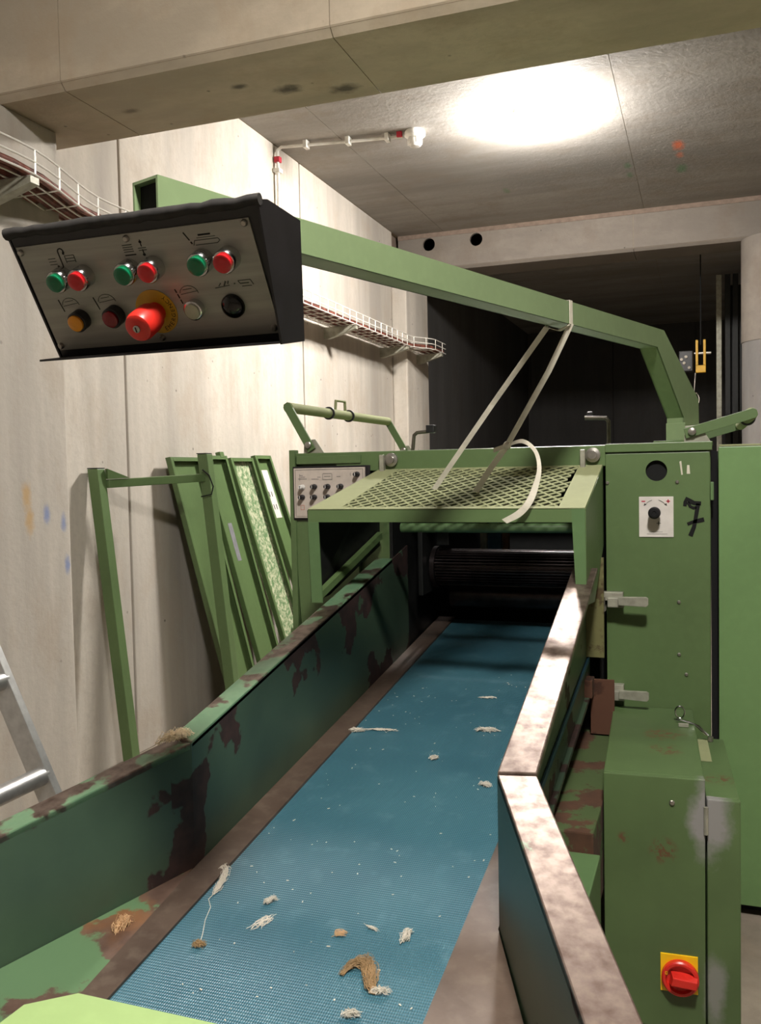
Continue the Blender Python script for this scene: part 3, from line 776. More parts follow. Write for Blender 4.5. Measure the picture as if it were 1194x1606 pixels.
    # ---- U-shaped lever handles on both sides (axis along Y)
    def lever(px, pz, ex, ez, y0, y1, ring, name, r=.017):
        lv = MB().tube([(ex, y0, ez), (ex, y1, ez)], r, 16).build(name, M['green_pale'], t, smooth=True)
        d_ = Vector((ex-px, 0, ez-pz)).normalized(); n_ = Vector((-d_.z, 0, d_.x))*.014
        for y in (y0-.004, y1-.004):
            a = Vector((px, y, pz))-d_*.02; b = Vector((ex, y, ez))+d_*.008
            MB().prism([a-n_, a+n_, b+n_, b+n_*.5+d_*.008, b-n_*.5+d_*.008, b-n_], (0, .008, 0), .001).build('lever_arm', M['green'], lv)
            MB().lathe([(.011, 0), (.011, .006), (.008, .008), (0, .008)], (px, y-.001, pz), (0, -1, 0), 12).build('pivot_bolt', M['steel'], lv, smooth=True)
            bx0, bx1 = px-.035, px+.035
            MB().prism([(px-.022, y+.009, 1.314), (px-.018, y+.009, pz+.016), (px+.02, y+.009, pz+.018), (px+.05, y+.009, 1.314)], (0, .006, 0), .001).build('pivot_lug', M['zinc'], lv)
        for y in ring:
            MB().lathe([(r+.001, -.004), (r+.006, -.003), (r+.006, .003), (r+.001, .004)], (ex, y, ez), (0, 1, 0), 20).build('black_collar', M['black'], lv, smooth=True)
        return lv
    lv = lever(-1.185, 1.34, -1.255, 1.462, 2.6, 3.56, (2.93, 3.12), 'lift_lever')
    MB().tube([(-1.255, 2.99, 1.474), (-1.25, 2.985, 1.51), (-1.25, 3.07, 1.512), (-1.255, 3.085, 1.474)], .0055, 8).build('grip_loop', M['green_pale'], lv, smooth=True)
    lever(-.03, 1.345, .122, 1.388, 2.63, 3.35, (2.85,), 'lift_lever')
    # crank rods on the top
    for pts, knob in (([(-.935, 2.9, 1.314), (-.928, 2.9, 1.372), (-.917, 2.9, 1.381), (-.87, 2.9, 1.384)], True), ([(-.282, 2.9, 1.314), (-.282, 2.9, 1.395), (-.29, 2.9, 1.406), (-.356, 2.9, 1.409)], False)):
        cr = MB().tube(pts, .0065, 10).build('crank_rod', M['dark_steel'], t, smooth=True)
        if knob: box('crank_grip', -.882, -.853, 2.885, 2.915, 1.378, 1.405, M['black'], cr, bev=.003)
        else: box('crank_grip', -.353, -.335, 2.93, 2.95, 1.408, 1.43, M['black'], cr, bev=.003)
machine()

# tall cabinet at the right
t = thing('tall_cabinet', (.4, 3.2, 0), 'bright green smooth-fronted cabinet right of the machine', 'cabinet')
box('body', .042, .80, Y0+.02, 3.9, .04, 1.296, M['green'], t, bev=.003)
box('front_panel', .038, .80, Y0-.004, Y0+.018, .035, 1.30, M['green_bright'], t, bev=.002)
box('top_lip', .04, .80, Y0-.004, Y0+.03, 1.301, 1.306, M['green_pale'], t, bev=.001)
box('plinth', .06, .78, Y0+.05, 3.85, 0, .04, M['dark'], t)

# ================================================================== SWITCH BOX
def switch_box():
    ang = math.atan2(.032, .596)
    o = Vector((-.212, 2.0, 0)); ex = Vector((math.cos(ang), math.sin(ang)*.5, 0)); ey = Vector((-math.sin(ang), math.cos(ang), 0))
    ex = Vector((math.cos(ang), math.sin(ang), 0))
    def Q(u, v, z): return o+ex*u+ey*v+Vector((0, 0, z))
    t = thing('switch_box', (-.1, 2.28, 0), 'green steel switch box with red rotary isolator beside the conveyor', 'switch box')
    def qb(name, u0, u1, v0, v1, z0, z1, mat, parent, bev=.003):
        return MB().hexa([Q(u0, v0, z0), Q(u1, v0, z0), Q(u1, v1, z0), Q(u0, v1, z0)], [Q(u0, v0, z1), Q(u1, v0, z1), Q(u1, v1, z1), Q(u0, v1, z1)], bev).build(name, mat, parent)
    qb('body', 0, .212, .012, .578, .0, .573, M['green_primer'], t)
    dr = qb('door', 0, .213, -.004, .010, .012, .574, M['green_primer'], t)
    qb('side_channel', .216, .284, .02, .46, .0, .53, M['green_primer'], t)
    sd = qb('side_door', .217, .285, .002, .018, .012, .53, M['green_primer'], t)
    MB().lathe([(.006, 0), (.006, .002), (.004, .004), (0, .004)], Q(.145, -.004, .518), -ey, 10).build('door_screw', M['steel'], dr)
    MB().tube([Q(.2145, -.006, .515), Q(.2145, -.006, .455)], .005, 8).build('hinge_pin', M['zinc'], dr)
    # paler hinge plate and screws on the top
    qb('top_plate', .217, .243, .26, .44, .5305, .532, M['green_pale'], t, .0004)
    qb('clip_bracket', .17, .195, .395, .402, .574, .583, M['zinc'], t, .001)
    # stain of rust on the lid
    # isolator
    pc = Q(.158, -.0045, .137)
    pl = MB().hexa([Q(.119, -.008, .098), Q(.197, -.008, .098), Q(.197, -.004, .098), Q(.119, -.004, .098)], [Q(.119, -.008, .182), Q(.197, -.008, .182), Q(.197, -.004, .182), Q(.119, -.004, .182)], .001).build('isolator_plate', M['yellow'], dr)
    R = MB().lathe([(.039, .003), (.039, .014), (.036, .017), (.031, .017), (.029, .008), (0, .008)], Q(.160, -.005, .134), -ey, 40).build('rotary_ring', M['red'], pl, smooth=True)
    hb = Q(.160, -.013, .134)
    dirv = (ex*.97+Vector((0, 0, -.12))).normalized(); up = dirv.cross(-ey).normalized()
    m_ = MB()
    def hp(a, b, c): return hb+dirv*a+up*b-ey*c
    m_.loft([[hp(-.022, -.013, 0), hp(.036, -.016, 0), hp(.036, .016, 0), hp(-.022, .017, 0)], [hp(-.016, -.008, .024), hp(.034, -.009, .022), hp(.034, .008, .022), hp(-.018, .010, .024)]], .002)
    m_.build('rotary_handle', M['red'], R)
    m_ = MB(); zc = Q(.1285, -.0224, .143)
    for a, b, c_, d_ in ((0, .005, 0, .001), (0, .005, .006, .007), (0, .001, 0, .007), (.004, .005, 0, .007)):
        p = zc; m_.hexa([p+ex*a+Vector((0, 0, c_)), p+ex*b+Vector((0, 0, c_)), p+ex*b+Vector((0, 0, d_)), p+ex*a+Vector((0, 0, d_))], [q-ey*.0006 for q in (p+ex*a+Vector((0, 0, c_)), p+ex*b+Vector((0, 0, c_)), p+ex*b+Vector((0, 0, d_)), p+ex*a+Vector((0, 0, d_)))])
    m_.build('zero_print', M['yellow'], R)
    # safety pin with ring lying on the lid
    s_ = thing('safety_pin', Q(.175, .43, .574), 'shiny wire spring pin with ring lying on the switch box lid', 'pin')
    ring = [Q(.175+.012*math.cos(a), .45, .598+.016*math.sin(a)) for a in [i*2*math.pi/18 for i in range(18)]]
    MB().tube(ring, .0022, 6, closed=True).build('ring', M['chrome'], s_, smooth=True)
    MB().tube([Q(.165, .44, .580), Q(.195, .43, .5795), Q(.222, .44, .566), Q(.245, .43, .546)], .0028, 6).build('shank', M['chrome'], s_, smooth=True)
    MB().tube([Q(.175, .435, .5815), Q(.21, .425, .575), Q(.24, .425, .548)], .0022, 6).build('spring_wire', M['chrome'], s_, smooth=True)
    MB().lathe([(.007, 0), (.007, .012), (0, .012)], Q(.25, .43, .531), (0, 0, 1), 10).build('stud', M['steel'], s_, smooth=True)
switch_box()

# ================================================================== CONTROL ARM WITH PANEL
def control_arm():
    t = thing('control_arm', (-.03, 3.02, 1.314), 'long green square-tube arm carrying the hanging control panel', 'control arm')
    d = Vector((.31138, .95028, 0)); n = Vector((-.95028, .31138, 0)); A = Vector((-.10874, 2.78, 0)); E_ = Vector((-.68176, 1.03126, 0))
    W = .054
    s_end = (E_-A).dot(d)
    def pt(s_, z, k=0): return A+d*s_+n*(W*k)+Vector((0, 0, z))
    # outline of the gooseneck in its own vertical plane (s along the arm, z)
    def sof(p): return (Vector(p)-A).dot(d)
    top = [(s_end, 1.651), (0.0, 1.651), (sof((-.015, 3.066, 0)), 1.463), (sof((-.013, 3.071, 0)), 1.33)]
    bot = [(s_end, 1.597), (-.052, 1.597), (sof((-.057, 2.937, 0)), 1.400), (sof((-.056, 2.941, 0)), 1.33)]
    m_ = MB(); wl_ = .004
    # four walls of the hollow tube
    for k0, k1 in ((0, .07), (.93, 1)):
        for i in range(3):
            a, b, c_, e = top[i], top[i+1], bot[i+1], bot[i]
            m_.loft([[pt(*a, k0), pt(*b, k0), pt(*c_, k0), pt(*e, k0)], [pt(*a, k1), pt(*b, k1), pt(*c_, k1), pt(*e, k1)]])
    for line, sg in ((top, -1), (bot, 1)):
        for i in range(3):
            (s0, z0), (s1, z1) = line[i], line[i+1]
            nrm = Vector((-(z1-z0), s1-s0)).normalized()*wl_
            if nrm.y*sg < 0 and i < 2: nrm = -nrm
            if i == 2: nrm = Vector((-wl_*(1 if sg < 0 else -1), 0))
            m_.loft([[pt(s0, z0, .001), pt(s1, z1, .001), pt(s1+nrm.x, z1+nrm.y, .001), pt(s0+nrm.x, z0+nrm.y, .001)], [pt(s0, z0, .999), pt(s1, z1, .999), pt(s1+nrm.x, z1+nrm.y, .999), pt(s0+nrm.x, z0+nrm.y, .999)]])
    m_.build('square_tube', M['green_arm'], t)
    MB().loft([[pt(s_end+.010, 1.6015, .075), pt(s_end+.010, 1.6015, .925), pt(s_end+.010, 1.6465, .925), pt(s_end+.010, 1.6465, .075)], [pt(s_end+.03, 1.6015, .075), pt(s_end+.03, 1.6015, .925), pt(s_end+.03, 1.6465, .925), pt(s_end+.03, 1.6465, .075)]]).build('tube_plug', M['ink'], t)  # added black block standing in for the shade inside the open tube
    m_ = MB(); s0, s1 = bot[3][0]-.004, top[3][0]+.004
    m_.loft([[pt(s0, 1.33, -.06), pt(s1, 1.33, -.06), pt(s1, 1.33, 1.06), pt(s0, 1.33, 1.06)], [pt(s0, 1.385, -.06), pt(s1, 1.385, -.06), pt(s1, 1.385, 1.06), pt(s0, 1.385, 1.06)]], .002)
    m_.build('socket', M['green_arm'], t)
    m_ = MB(); m_.loft([[pt(s0-.06, 1.3145, -.5), pt(s1+.05, 1.3145, -.5), pt(s1+.05, 1.3145, 1.4), pt(s0-.06, 1.3145, 1.4)], [pt(s0-.06, 1.329, -.5), pt(s1+.05, 1.329, -.5), pt(s1+.05, 1.329, 1.4), pt(s0-.06, 1.329, 1.4)]], .002)
    m_.build('foot_plate', M['green'], t)

    # ---- control panel box
    e = Vector((0, .5414, -.84076)); nn = Vector((0, -.84076, -.5414)); O = Vector((0, 1.0, 1.571))
    def U(x, v, h=0): return Vector((x, 0, 0))+O+e*v+nn*h
    x0, x1 = -.896, -.514
    prof = [(1.0-.012, 1.583), (1.105, 1.591), (1.113, 1.43), (1.048, 1.416), (1.083, 1.437)]
    prof = [(.990, 1.584), (1.012, 1.592), (1.108, 1.590), (1.113, 1.432), (1.092, 1.4285)]
    pb = MB().prism([(x0, y, z) for y, z in prof], (x1-x0, 0, 0), .002).build('panel_box', M['black'], t)
    # overhanging cheeks, top foam edging and bottom lip
    MB().prism([(x1, .988, 1.586), (x1, 1.014, 1.593), (x1, 1.110, 1.591), (x1, 1.115, 1.43), (x1, 1.046, 1.417)], (.003, 0, 0)).build('cheek_plate', M['black'], pb)
    MB().prism([(x0, .988, 1.586), (x0, 1.014, 1.593), (x0, 1.110, 1.591), (x0, 1.115, 1.43), (x0, 1.09, 1.428)], (-.003, 0, 0)).build('cheek_plate', M['black'], pb)
    MB().prism([(x0, 1.043, 1.4175), (x0, 1.113, 1.431), (x0, 1.113, 1.434), (x0, 1.043, 1.4205)], (x1-x0, 0, 0)).build('bottom_lip', M['black'], pb)
    nseg = 24
    pts = [(x0-.004+(x1-x0+.008)*i/nseg, .991+random.uniform(-.001, .001), 1.586+random.uniform(-.0012, .0012)) for i in range(nseg+1)]
    MB().tube(pts, [.0075+random.uniform(-.0008, .0008) for _ in pts], 10).build('foam_edging', M['foam'], pb, smooth=True)
    # hanging brackets up to the tube
    for s_ in (.12, .02):
        pass
    box('hanger_block', -.70, -.60, 1.05, 1.10, 1.586, 1.599, M['black'], pb, bev=.002)
    # face plate
    fp = MB().hexa([U(-.891, .001, 0), U(-.530, .001, 0), U(-.530, .156, 0), U(-.891, .156, 0)], [U(-.891, .001, .0035), U(-.530, .001, .0035), U(-.530, .156, .0035), U(-.891, .156, .0035)], .0006).build('face_plate', M['plate'], pb)
    H = .0035
    def button(x, v, rad, lens, h, name, collar=True):
        b = MB().lathe([(rad*1.0, 0), (rad*1.0, h*.75), (rad*.93, h*.8), (rad*.8, h*.8), (rad*.8, 0)], U(x, v, H), nn, 28).build(name, M['chrome'] if collar else M['black'], pb, smooth=True)
        MB().lathe([(rad*.8, h*.3), (rad*.8, h*.97), (rad*.74, h), (rad*.3, h*1.005), (0, h*1.005)], U(x, v, H), nn, 28).build('lens', lens, b, smooth=True)
        return b
    for x, v, c_ in ((-.832, .0487, 'green_lens'), (-.797, .0495, 'red_lens'), (-.722, .0487, 'green_lens'), (-.685, .0487, 'red_lens'), (-.609, .0468, 'green_lens'), (-.571, .047, 'red_lens')):
        button(x, v, .0155, M[c_], .026, 'push_button')
    button(-.831, .1107, .0145, M['amber_lens'], .019, 'indicator_lamp', False)
    button(-.772, .1093, .0145, M['dark_red_lens'], .019, 'indicator_lamp', False)
    button(-.644, .1107, .0135, M['grey_lens'], .014, 'indicator_lamp')
    MB().lathe([(.0165, 0), (.0165, .004), (.0145, .0075), (.008, .010), (0, .0105)], U(-.587, .1122, H), nn, 28).build('key_cap', M['gloss_black'], pb, smooth=True)
    # emergency stop: yellow disc, lettering, mushroom head, lock
    c0 = U(-.706, .1105, H)
    dd = MB().lathe([(.0315, 0), (.0315, .0012), (0, .0012)], c0, nn, 40).build('emergency_disc', M['yellow_disc'], pb, smooth=True)
    cu = bpy.data.curves.new('letters', 'FONT'); cu.size = .0085; cu.align_x = 'CENTER'; cu.align_y = 'CENTER'
    tmp = bpy.data.objects.new('letters', cu); col.objects.link(tmp)
    m_ = MB(); R3 = Vector((1, 0, 0)); UPV = -e
    for i, ch in enumerate('EMERGENCY'):
        cu.body = ch; dg = bpy.context.evaluated_depsgraph_get(); dg.update()
        me = bpy.data.meshes.new_from_object(tmp.evaluated_get(dg))
        a = math.radians(-75+i*15)           # angle of the letter on the disc, tops towards the centre
        cpt = c0+R3*(.0262*math.cos(a))+UPV*(.0262*math.sin(a))+nn*.0014
        upv = -(R3*math.cos(a)+UPV*math.sin(a)); rt = -(R3*math.sin(a)-UPV*math.cos(a))
        vv = [m_.bm.verts.new(cpt+rt*v.co.x+upv*v.co.y) for v in me.vertices]
        for p in me.polygons:
            try: m_.bm.faces.new([vv[k] for k in p.vertices])
            except ValueError: pass
        bpy.data.meshes.remove(me)
    bpy.data.objects.remove(tmp); bpy.data.curves.remove(cu)
    m_.build('disc_lettering', M['ink'], dd)
    mh = MB().lathe([(.014, 0), (.014, .014), (.0195, .017), (.0205, .024), (.0205, .048), (.0185, .054), (.015, .056), (0, .0565)], c0, nn, 36).build('mushroom_head', M['red'], pb, smooth=True)
    lk = MB().lathe([(.005, 0), (.005, .0022), (.004, .003), (0, .003)], c0+nn*.0563, nn, 18).build('lock_barrel', M['steel'], mh, smooth=True)
    MB().hexa([c0+nn*.0592+R3*a+UPV*b for a, b in ((-.0008, -.0035), (.0008, -.0035), (.0008, .0035), (-.0008, .0035))], [c0+nn*.0597+R3*a+UPV*b for a, b in ((-.0008, -.0035), (.0008, -.0035), (.0008, .0035), (-.0008, .0035))]).build('key_slot', M['ink'], lk)
    for x, v in ((-.885, .0085), (-.712, .0072), (-.537, .0065), (-.537, .1476), (-.712, .1484), (-.885, .1484)):
        MB().lathe([(.0048, 0), (.0045, .003), (.003, .0045), (0, .0045)], U(x, v, H), nn, 12).build('plate_screw', M['steel'], pb, smooth=True)
    # printed pictograms
    def strokes(name, mat, segs):
        m_ = MB()
        for (xa, va, xb, vb, wd) in segs:
            a, b = U(xa, va, H), U(xb, vb, H); tt = (b-a).normalized(); sd = tt.cross(nn).normalized()*wd/2
            m_.prism([a-sd, b-sd, b+sd, a+sd], nn*.0004)
        m_.build(name, mat, fp)
    def arc(cx, cv, r, a0, a1, wd, n_=6, sy=1.0):
        ps = [(cx+r*math.cos(a0+(a1-a0)*i/n_), cv-r*sy*math.sin(a0+(a1-a0)*i/n_)) for i in range(n_+1)]
        return [(ps[i][0], ps[i][1], ps[i+1][0], ps[i+1][1], wd) for i in range(n_)]
    strokes('pictogram', M['ink'], [(-.826, .013, -.826, .037, .0016)]+arc(-.8215, .014, .0045, math.pi, 0, .0016)+arc(-.8305, .036, .0045, 0, -math.pi, .0016)+[(-.817, .014, -.819, .018, .003), (-.835, .036, -.833, .032, .003)])
    strokes('pictogram', M['ink_soft'], [(-.818, .020, -.803, .020, .001), (-.818, .024, -.803, .024, .001), (-.818, .028, -.803, .028, .001), (-.818, .02, -.818, .03, .001), (-.803, .02, -.803, .03, .001), (-.846, .022, -.834, .022, .001), (-.846, .026, -.834, .026, .001), (-.846, .030, -.834, .030, .001)])
    strokes('pictogram', M['ink'], [(-.694, .011, -.694, .02, .0014), (-.694, .024, -.694, .033, .0014), (-.696, .014, -.692, .014, .0025), (-.696, .031, -.692, .031, .0025), (-.723, .0295, -.706, .0295, .0015)])
    strokes('pictogram', M['ink_soft'], [(-.723, .016+.003*k, -.708, .016+.003*k, .0012) for k in range(4)]+[(-.70, .022, -.688, .022, .001), (-.70, .025, -.688, .025, .001)])
    strokes('pictogram', M['ink'], [(-.627, .009, -.621, .02, .0016), (-.620, .022, -.6185, .025, .002), (-.607, .0145, -.589, .0145, .0022)])
    strokes('pictogram', M['ink_soft'], [(-.614, .021, -.58, .021, .001), (-.614, .027, -.582, .027, .001), (-.614, .021, -.617, .027, .001), (-.58, .021, -.578, .024, .001), (-.578, .024, -.582, .027, .001), (-.61, .018, -.583, .018, .0008)])
    for cx in (-.838, -.777, -.645):
        strokes('pictogram', M['ink_soft'], arc(cx-.002, .09, .014, 0, math.pi*.95, .0008, 8, .8)+[(cx-.015, .09, cx+.012, .087, .0008), (cx-.010, .084, cx+.004, .083, .0008)])
    strokes('pictogram', M['ink'], [(-.8575, .080, -.8545, .098, .0014), (-.799, .0815, -.795, .1, .0014), (-.667, .082, -.6655, .087, .0016), (-.665, .089, -.6635, .095, .0016), (-.663, .097, -.6615, .103, .0016)])
    strokes('pictogram', M['ink_soft'], [(-.606, .086, -.584, .084, .001), (-.600, .084, -.596, .080, .0012), (-.592, .084, -.588, .078, .002), (-.586, .082, -.584, .078, .0016), (-.577, .083, -.575, .082, .0016), (-.570, .079, -.552, .079, .001), (-.568, .083, -.555, .083, .0014), (-.566, .087, -.552, .087, .001), (-.570, .079, -.568, .083, .001), (-.552, .079, -.549, .086, .001)])
control_arm()

# ================================================================== STRAP OVER THE ARM
def strap():
    d = Vector((.31138, .95028, 0)); n = Vector((-.95028, .31138, 0)); A = Vector((-.10874, 2.78, 0))
    s0 = (Vector((-.30, 2.19, 0))-A).dot(d)
    def pt(s_, z, k): return A+d*s_+n*(.054*k)+Vector((0, 0, z))
    t = thing('tie_strap', (-.45, 2.4, 1.2), 'white plastic strap looped over the green arm and knotted to the mesh hood', 'strap')
    wv = d*.016
    loop = [pt(s0, 1.596, -.06), pt(s0, 1.6525, -.05), pt(s0, 1.6535, .5), pt(s0, 1.6525, 1.05), pt(s0-.01, 1.594, 1.06)]
    MB().ribbon(loop, wv, .0016).build('arm_loop', M['strap'], t)
    MB().ribbon([pt(s0, 1.594, -.05), pt(s0-.005, 1.583, .5), pt(s0-.01, 1.594, 1.06)], wv, .0016).build('under_loop', M['strap'], t)
    wx = Vector((.0135, .003, -.004))
    MB().ribbon([pt(s0-.01, 1.594, 1.05), Vector((-.52, 2.30, 1.42)), Vector((-.70, 2.36, 1.199))], wx, .0016).build('hanging_leg', M['strap'], t)
    k = Vector((-.482, 2.30, 1.312))
    MB().ribbon([pt(s0, 1.597, -.05), Vector((-.36, 2.225, 1.49)), k], wx, .0016).build('hanging_leg', M['strap'], t)
    MB().ribbon([k, Vector((-.53, 2.32, 1.255)), Vector((-.575, 2.33, 1.192))], wx*1.15, .0016).build('hanging_leg', M['strap'], t)
    MB().lathe([(.003, -.011), (.009, -.007), (.011, 0), (.009, .007), (.003, .011)], k, (.5, 0, .9), 10).build('knot', M['strap'], t, smooth=True)
    MB().ribbon([k, k+Vector((-.035, -.005, -.012))], Vector((0, .002, .012)), .0016).build('short_tail', M['strap'], t)
    tail = [k, Vector((-.44, 2.29, 1.322)), Vector((-.402, 2.26, 1.296)), Vector((-.385, 2.22, 1.25)), Vector((-.392, 2.19, 1.2)), Vector((-.405, 2.172, 1.165)), Vector((-.428, 2.165, 1.14)), Vector((-.462, 2.16, 1.122))]
    wl_ = [Vector((.004, .002, .010)), Vector((.004, .002, .010)), Vector((.007, .004, .006)), Vector((.010, .006, .002)), Vector((.014, .006, -.004)), Vector((.015, .004, -.007)), Vector((.012, .002, -.012)), Vector((.012, .002, -.010))]
    def cr(P_, n_=5):
        out = []
        for i in range(len(P_)-1):
            p0, p1, p2, p3 = P_[max(0, i-1)], P_[i], P_[i+1], P_[min(len(P_)-1, i+2)]
            for k_ in range(n_):
                u = k_/n_
                out.append(.5*((2*p1)+(p2-p0)*u+(2*p0-5*p1+4*p2-p3)*u*u+(3*p1-p0-3*p2+p3)*u**3))
        return out+[P_[-1]]
    tail, wl_ = cr(tail), cr(wl_)
    MB().ribbon(tail, wl_, .0016).build('loose_tail', M['strap'], t)
strap()

# ================================================================== THINGS LEANING ON THE LEFT WALL
def leaning_frame():
    t = thing('leaning_frame', (-2.2, 3.45, 0), 'green steel goalpost-shaped frame leaning on the concrete wall', 'frame')
    def post(y, xt, xb, zt, nm):
        w_, d_ = .05, .05
        MB().loft([[(xb, y, 0), (xb+w_, y, 0), (xb+w_, y+d_, 0), (xb, y+d_, 0)], [(xt, y, zt), (xt+w_, y, zt), (xt+w_, y+d_, zt), (xt, y+d_, zt)]], .003).build(nm, M['green'], t)
    post(3.03, -2.383, -2.245, 1.285, 'post'); post(3.475, -2.135, -1.995, 1.345, 'post')
    MB().hexa([(-2.345, 3.081, 1.205), (-2.315, 3.081, 1.205), (-2.095, 3.474, 1.222), (-2.125, 3.474, 1.222)], [(-2.345, 3.081, 1.24), (-2.315, 3.081, 1.24), (-2.095, 3.474, 1.257), (-2.125, 3.474, 1.257)], .003).build('crossbar', M['green'], t)
    for y, x, z in ((3.02, -2.395, 1.285), (3.465, -2.15, 1.345)):
        MB().prism([(x+.012, y+.01, z+.0005), (x+.062, y+.01, z+.0005), (x+.062, y+.06, z+.0005), (x+.012, y+.06, z+.0005)], (0, 0, .004)).build('end_cap', M['dark'], t)
    MB().prism([(-2.333, 3.081, 1.285), (-2.333, 3.081, 1.2415), (-2.285, 3.167, 1.2455)], (.02, -.01, 0)).build('gusset', M['green'], t)
    MB().tube([(-2.10, 3.46, 1.275), (-2.07, 3.465, 1.25), (-2.052, 3.468, 1.2), (-2.06, 3.465, 1.165), (-2.11, 3.46, 1.155)], .003, 6).build('tie_wire', M['ink'], t)
leaning_frame()

def cover_panel(y0, y1, xt, xb, zt, zb, label, mat=M['green'], rim=.028, extras=None, dy=.2):
    """sheet cover with folded rims; leans from (xb, zb) up to (xt, zt)"""
    t = thing('cover_panel', ((xt+xb)/2, (y0+y1)/2, zb), label, 'panel', 'loose machine covers leaning on the wall')
    up = Vector((xt-xb, 0, zt-zb)); L = up.length; up.normalize(); nr = Vector((up.z, 0, -up.x))   # towards +x
    def Q(y, s_, h): return Vector((xb, y+dy*(1-s_/L), zb))+up*s_+nr*h
    def slab(name, ya, yb, sa, sb, ha, hb, m, par=t, bev=.0015):
        return MB().hexa([Q(ya, sa, ha), Q(yb, sa, ha), Q(yb, sa, hb), Q(ya, sa, hb)], [Q(ya, sb, ha), Q(yb, sb, ha), Q(yb, sb, hb), Q(ya, sb, hb)], bev).build(name, m, par)
    sh = slab('sheet', y0, y1, 0, L, 0, .003, mat)
    slab('rim', y0, y0+.004, 0, L, .003, rim, M['green']); slab('rim', y1-.004, y1, 0, L, .003, rim, M['green'])
    slab('rim', y0+.005, y1-.005, L-.004, L, .003, rim, M['green']); slab('rim', y0+.005, y1-.005, 0, .004, .003, rim, M['green'])
    slab('rim_return', y0+.004, y0+.022, 0, L, rim-.003, rim, M['green']); slab('rim_return', y1-.022, y1-.004, 0, L, rim-.003, rim, M['green'])
    slab('rim_return', y0+.023, y1-.023, L-.02, L-.004, rim-.003, rim, M['green'])
    if extras: extras(t, sh, slab, L)
    return t
def ex_d(t, sh, slab, L):
    p = slab('instruction_plate', 4.43, 4.545, L-.36, L-.08, .0032, .0045, M['white_plate'], sh, .0004)
    for y, s_ in ((4.45, L-.19), (4.475, L-.235), (4.505, L-.235), (4.455, L-.31), (4.485, L-.31), (4.515, L-.31)):
        slab('slot_print', y, y+.008, s_, s_+.03, .0046, .005, M['ink'], p, .0001)
def ex_b(t, sh, slab, L):
    slab('corner_block', 4.03, 4.07, L-.01, L+.02, .003, .03, M['green'], t)
    slab('grey_patch', 3.96, 4.0, L-.55, L-.35, .0032, .0036, M['patina'], sh, .0001)
def ex_c(t, sh, slab, L):
    slab('latch_body', 4.36, 4.40, .36, .43, .03, .06, M['black'], t)
    slab('latch_lever', 4.31, 4.42, .43, .445, .05, .07, M['zinc'], t)
cover_panel(3.565, 3.84, -2.362, -2.17, 1.335, .012, 'leftmost green cover panel with folded rims in the leaning stack', dy=.25)
cover_panel(3.87, 4.10, -2.366, -2.13, 1.345, .012, 'plain green cover panel behind the leaning frame post', extras=ex_b, dy=.24)
cover_panel(4.135, 4.385, -2.366, -2.1, 1.335, .012, 'green cover panel with whitish peeled paint in the leaning stack', mat=M['peeled'], extras=ex_c, dy=.25)
cover_panel(4.405, 4.60, -2.366, -2.08, 1.35, .012, 'rightmost green cover panel with a white instruction plate', extras=ex_d, dy=.3)
# small extra sheet standing at the far right of the stack
t = thing('sheet_offcut', (-2.25, 5.0, 0), 'short pale green sheet offcut leaning behind the machine', 'panel')
MB().prism([(-2.37, 4.66, 1.02), (-2.385, 4.88, .98), (-2.2, 5.10, .0), (-2.18, 4.92, .0)], (.004, 0, .001)).build('sheet', M['green_bright'], t)
MB().prism([(-2.175, 4.92, .0), (-2.365, 4.66, 1.02), (-2.357, 4.67, 1.02), (-2.167, 4.93, .0)], (.018, 0, .003)).build('rim', M['green'], t)

# aluminium ladder, left edge
def ladder():
    t = thing('ladder', (-1.7, 1.95, 0), 'aluminium ladder leaning on the wall at the left edge', 'ladder')
    top, bot = Vector((-2.255, 0, 1.62)), Vector((-1.46, 0, 0.0))
    up = (top-bot).normalized(); nr = Vector((up.z, 0, -up.x)); L = (top-bot).length
    for y in (1.56, 1.9):
        a = Vector((bot.x, y, .0)); 
        def Q(s_, h, k): return a+up*s_+nr*h+Vector((0, k, 0))
        MB().loft([[Q(.012, -.04, 0), Q(.012, .025, 0), Q(.012, .025, .025), Q(.012, -.04, .025)], [Q(L, -.04, 0), Q(L, .025, 0), Q(L, .025, .025), Q(L, -.04, .025)]], .002).build('stile', M['alu'], t)
        MB().loft([[Q(.0, -.042, -.002), Q(.0, .027, -.002), Q(.0, .027, .027), Q(.0, -.042, .027)], [Q(.04, -.042, -.002), Q(.04, .027, -.002), Q(.04, .027, .027), Q(.04, -.042, .027)]], .002).build('rubber_foot', M['black'], t)
    for k in range(6):
        c_ = bot+up*(.22+.28*k)
        MB().tube([(c_.x, 1.575, c_.z), (c_.x, 1.91, c_.z)], .026, 14).build('rung', M['alu'], t, smooth=True)
ladder()

# ================================================================== FAR HOIST HOOK
HX, HY, HZ = -.02, 7.9, 2.05
t = thing('hook_block', (HX, HY, HZ-.3), 'yellow hook block hanging in the dark far bay', 'hook')
MB().tube([(HX, HY, ZC), (HX, HY, HZ+.2)], .006, 6).build('hoist_chain', M['ink'], t)
hb = MB().box(HX-.04, HX+.04, HY-.025, HY+.025, HZ-.03, HZ+.03, .005).build('hook_body', M['yellow_disc'], t)
for x in (HX-.04, HX+.02): MB().box(x, x+.02, HY-.02, HY+.02, HZ+.031, HZ+.24, .004).build('hook_cheek', M['yellow_disc'], hb)
MB().lathe([(.012, 0), (.012, .13), (0, .13)], (HX-.05, HY, HZ+.13), (1, 0, 0), 10).build('hook_pin', M['steel'], hb)
pb = box('pendant_box', HX-.17, HX-.06, HY-.06, HY+.06, HZ-.02, HZ+.15, M['black'], t, bev=.008)
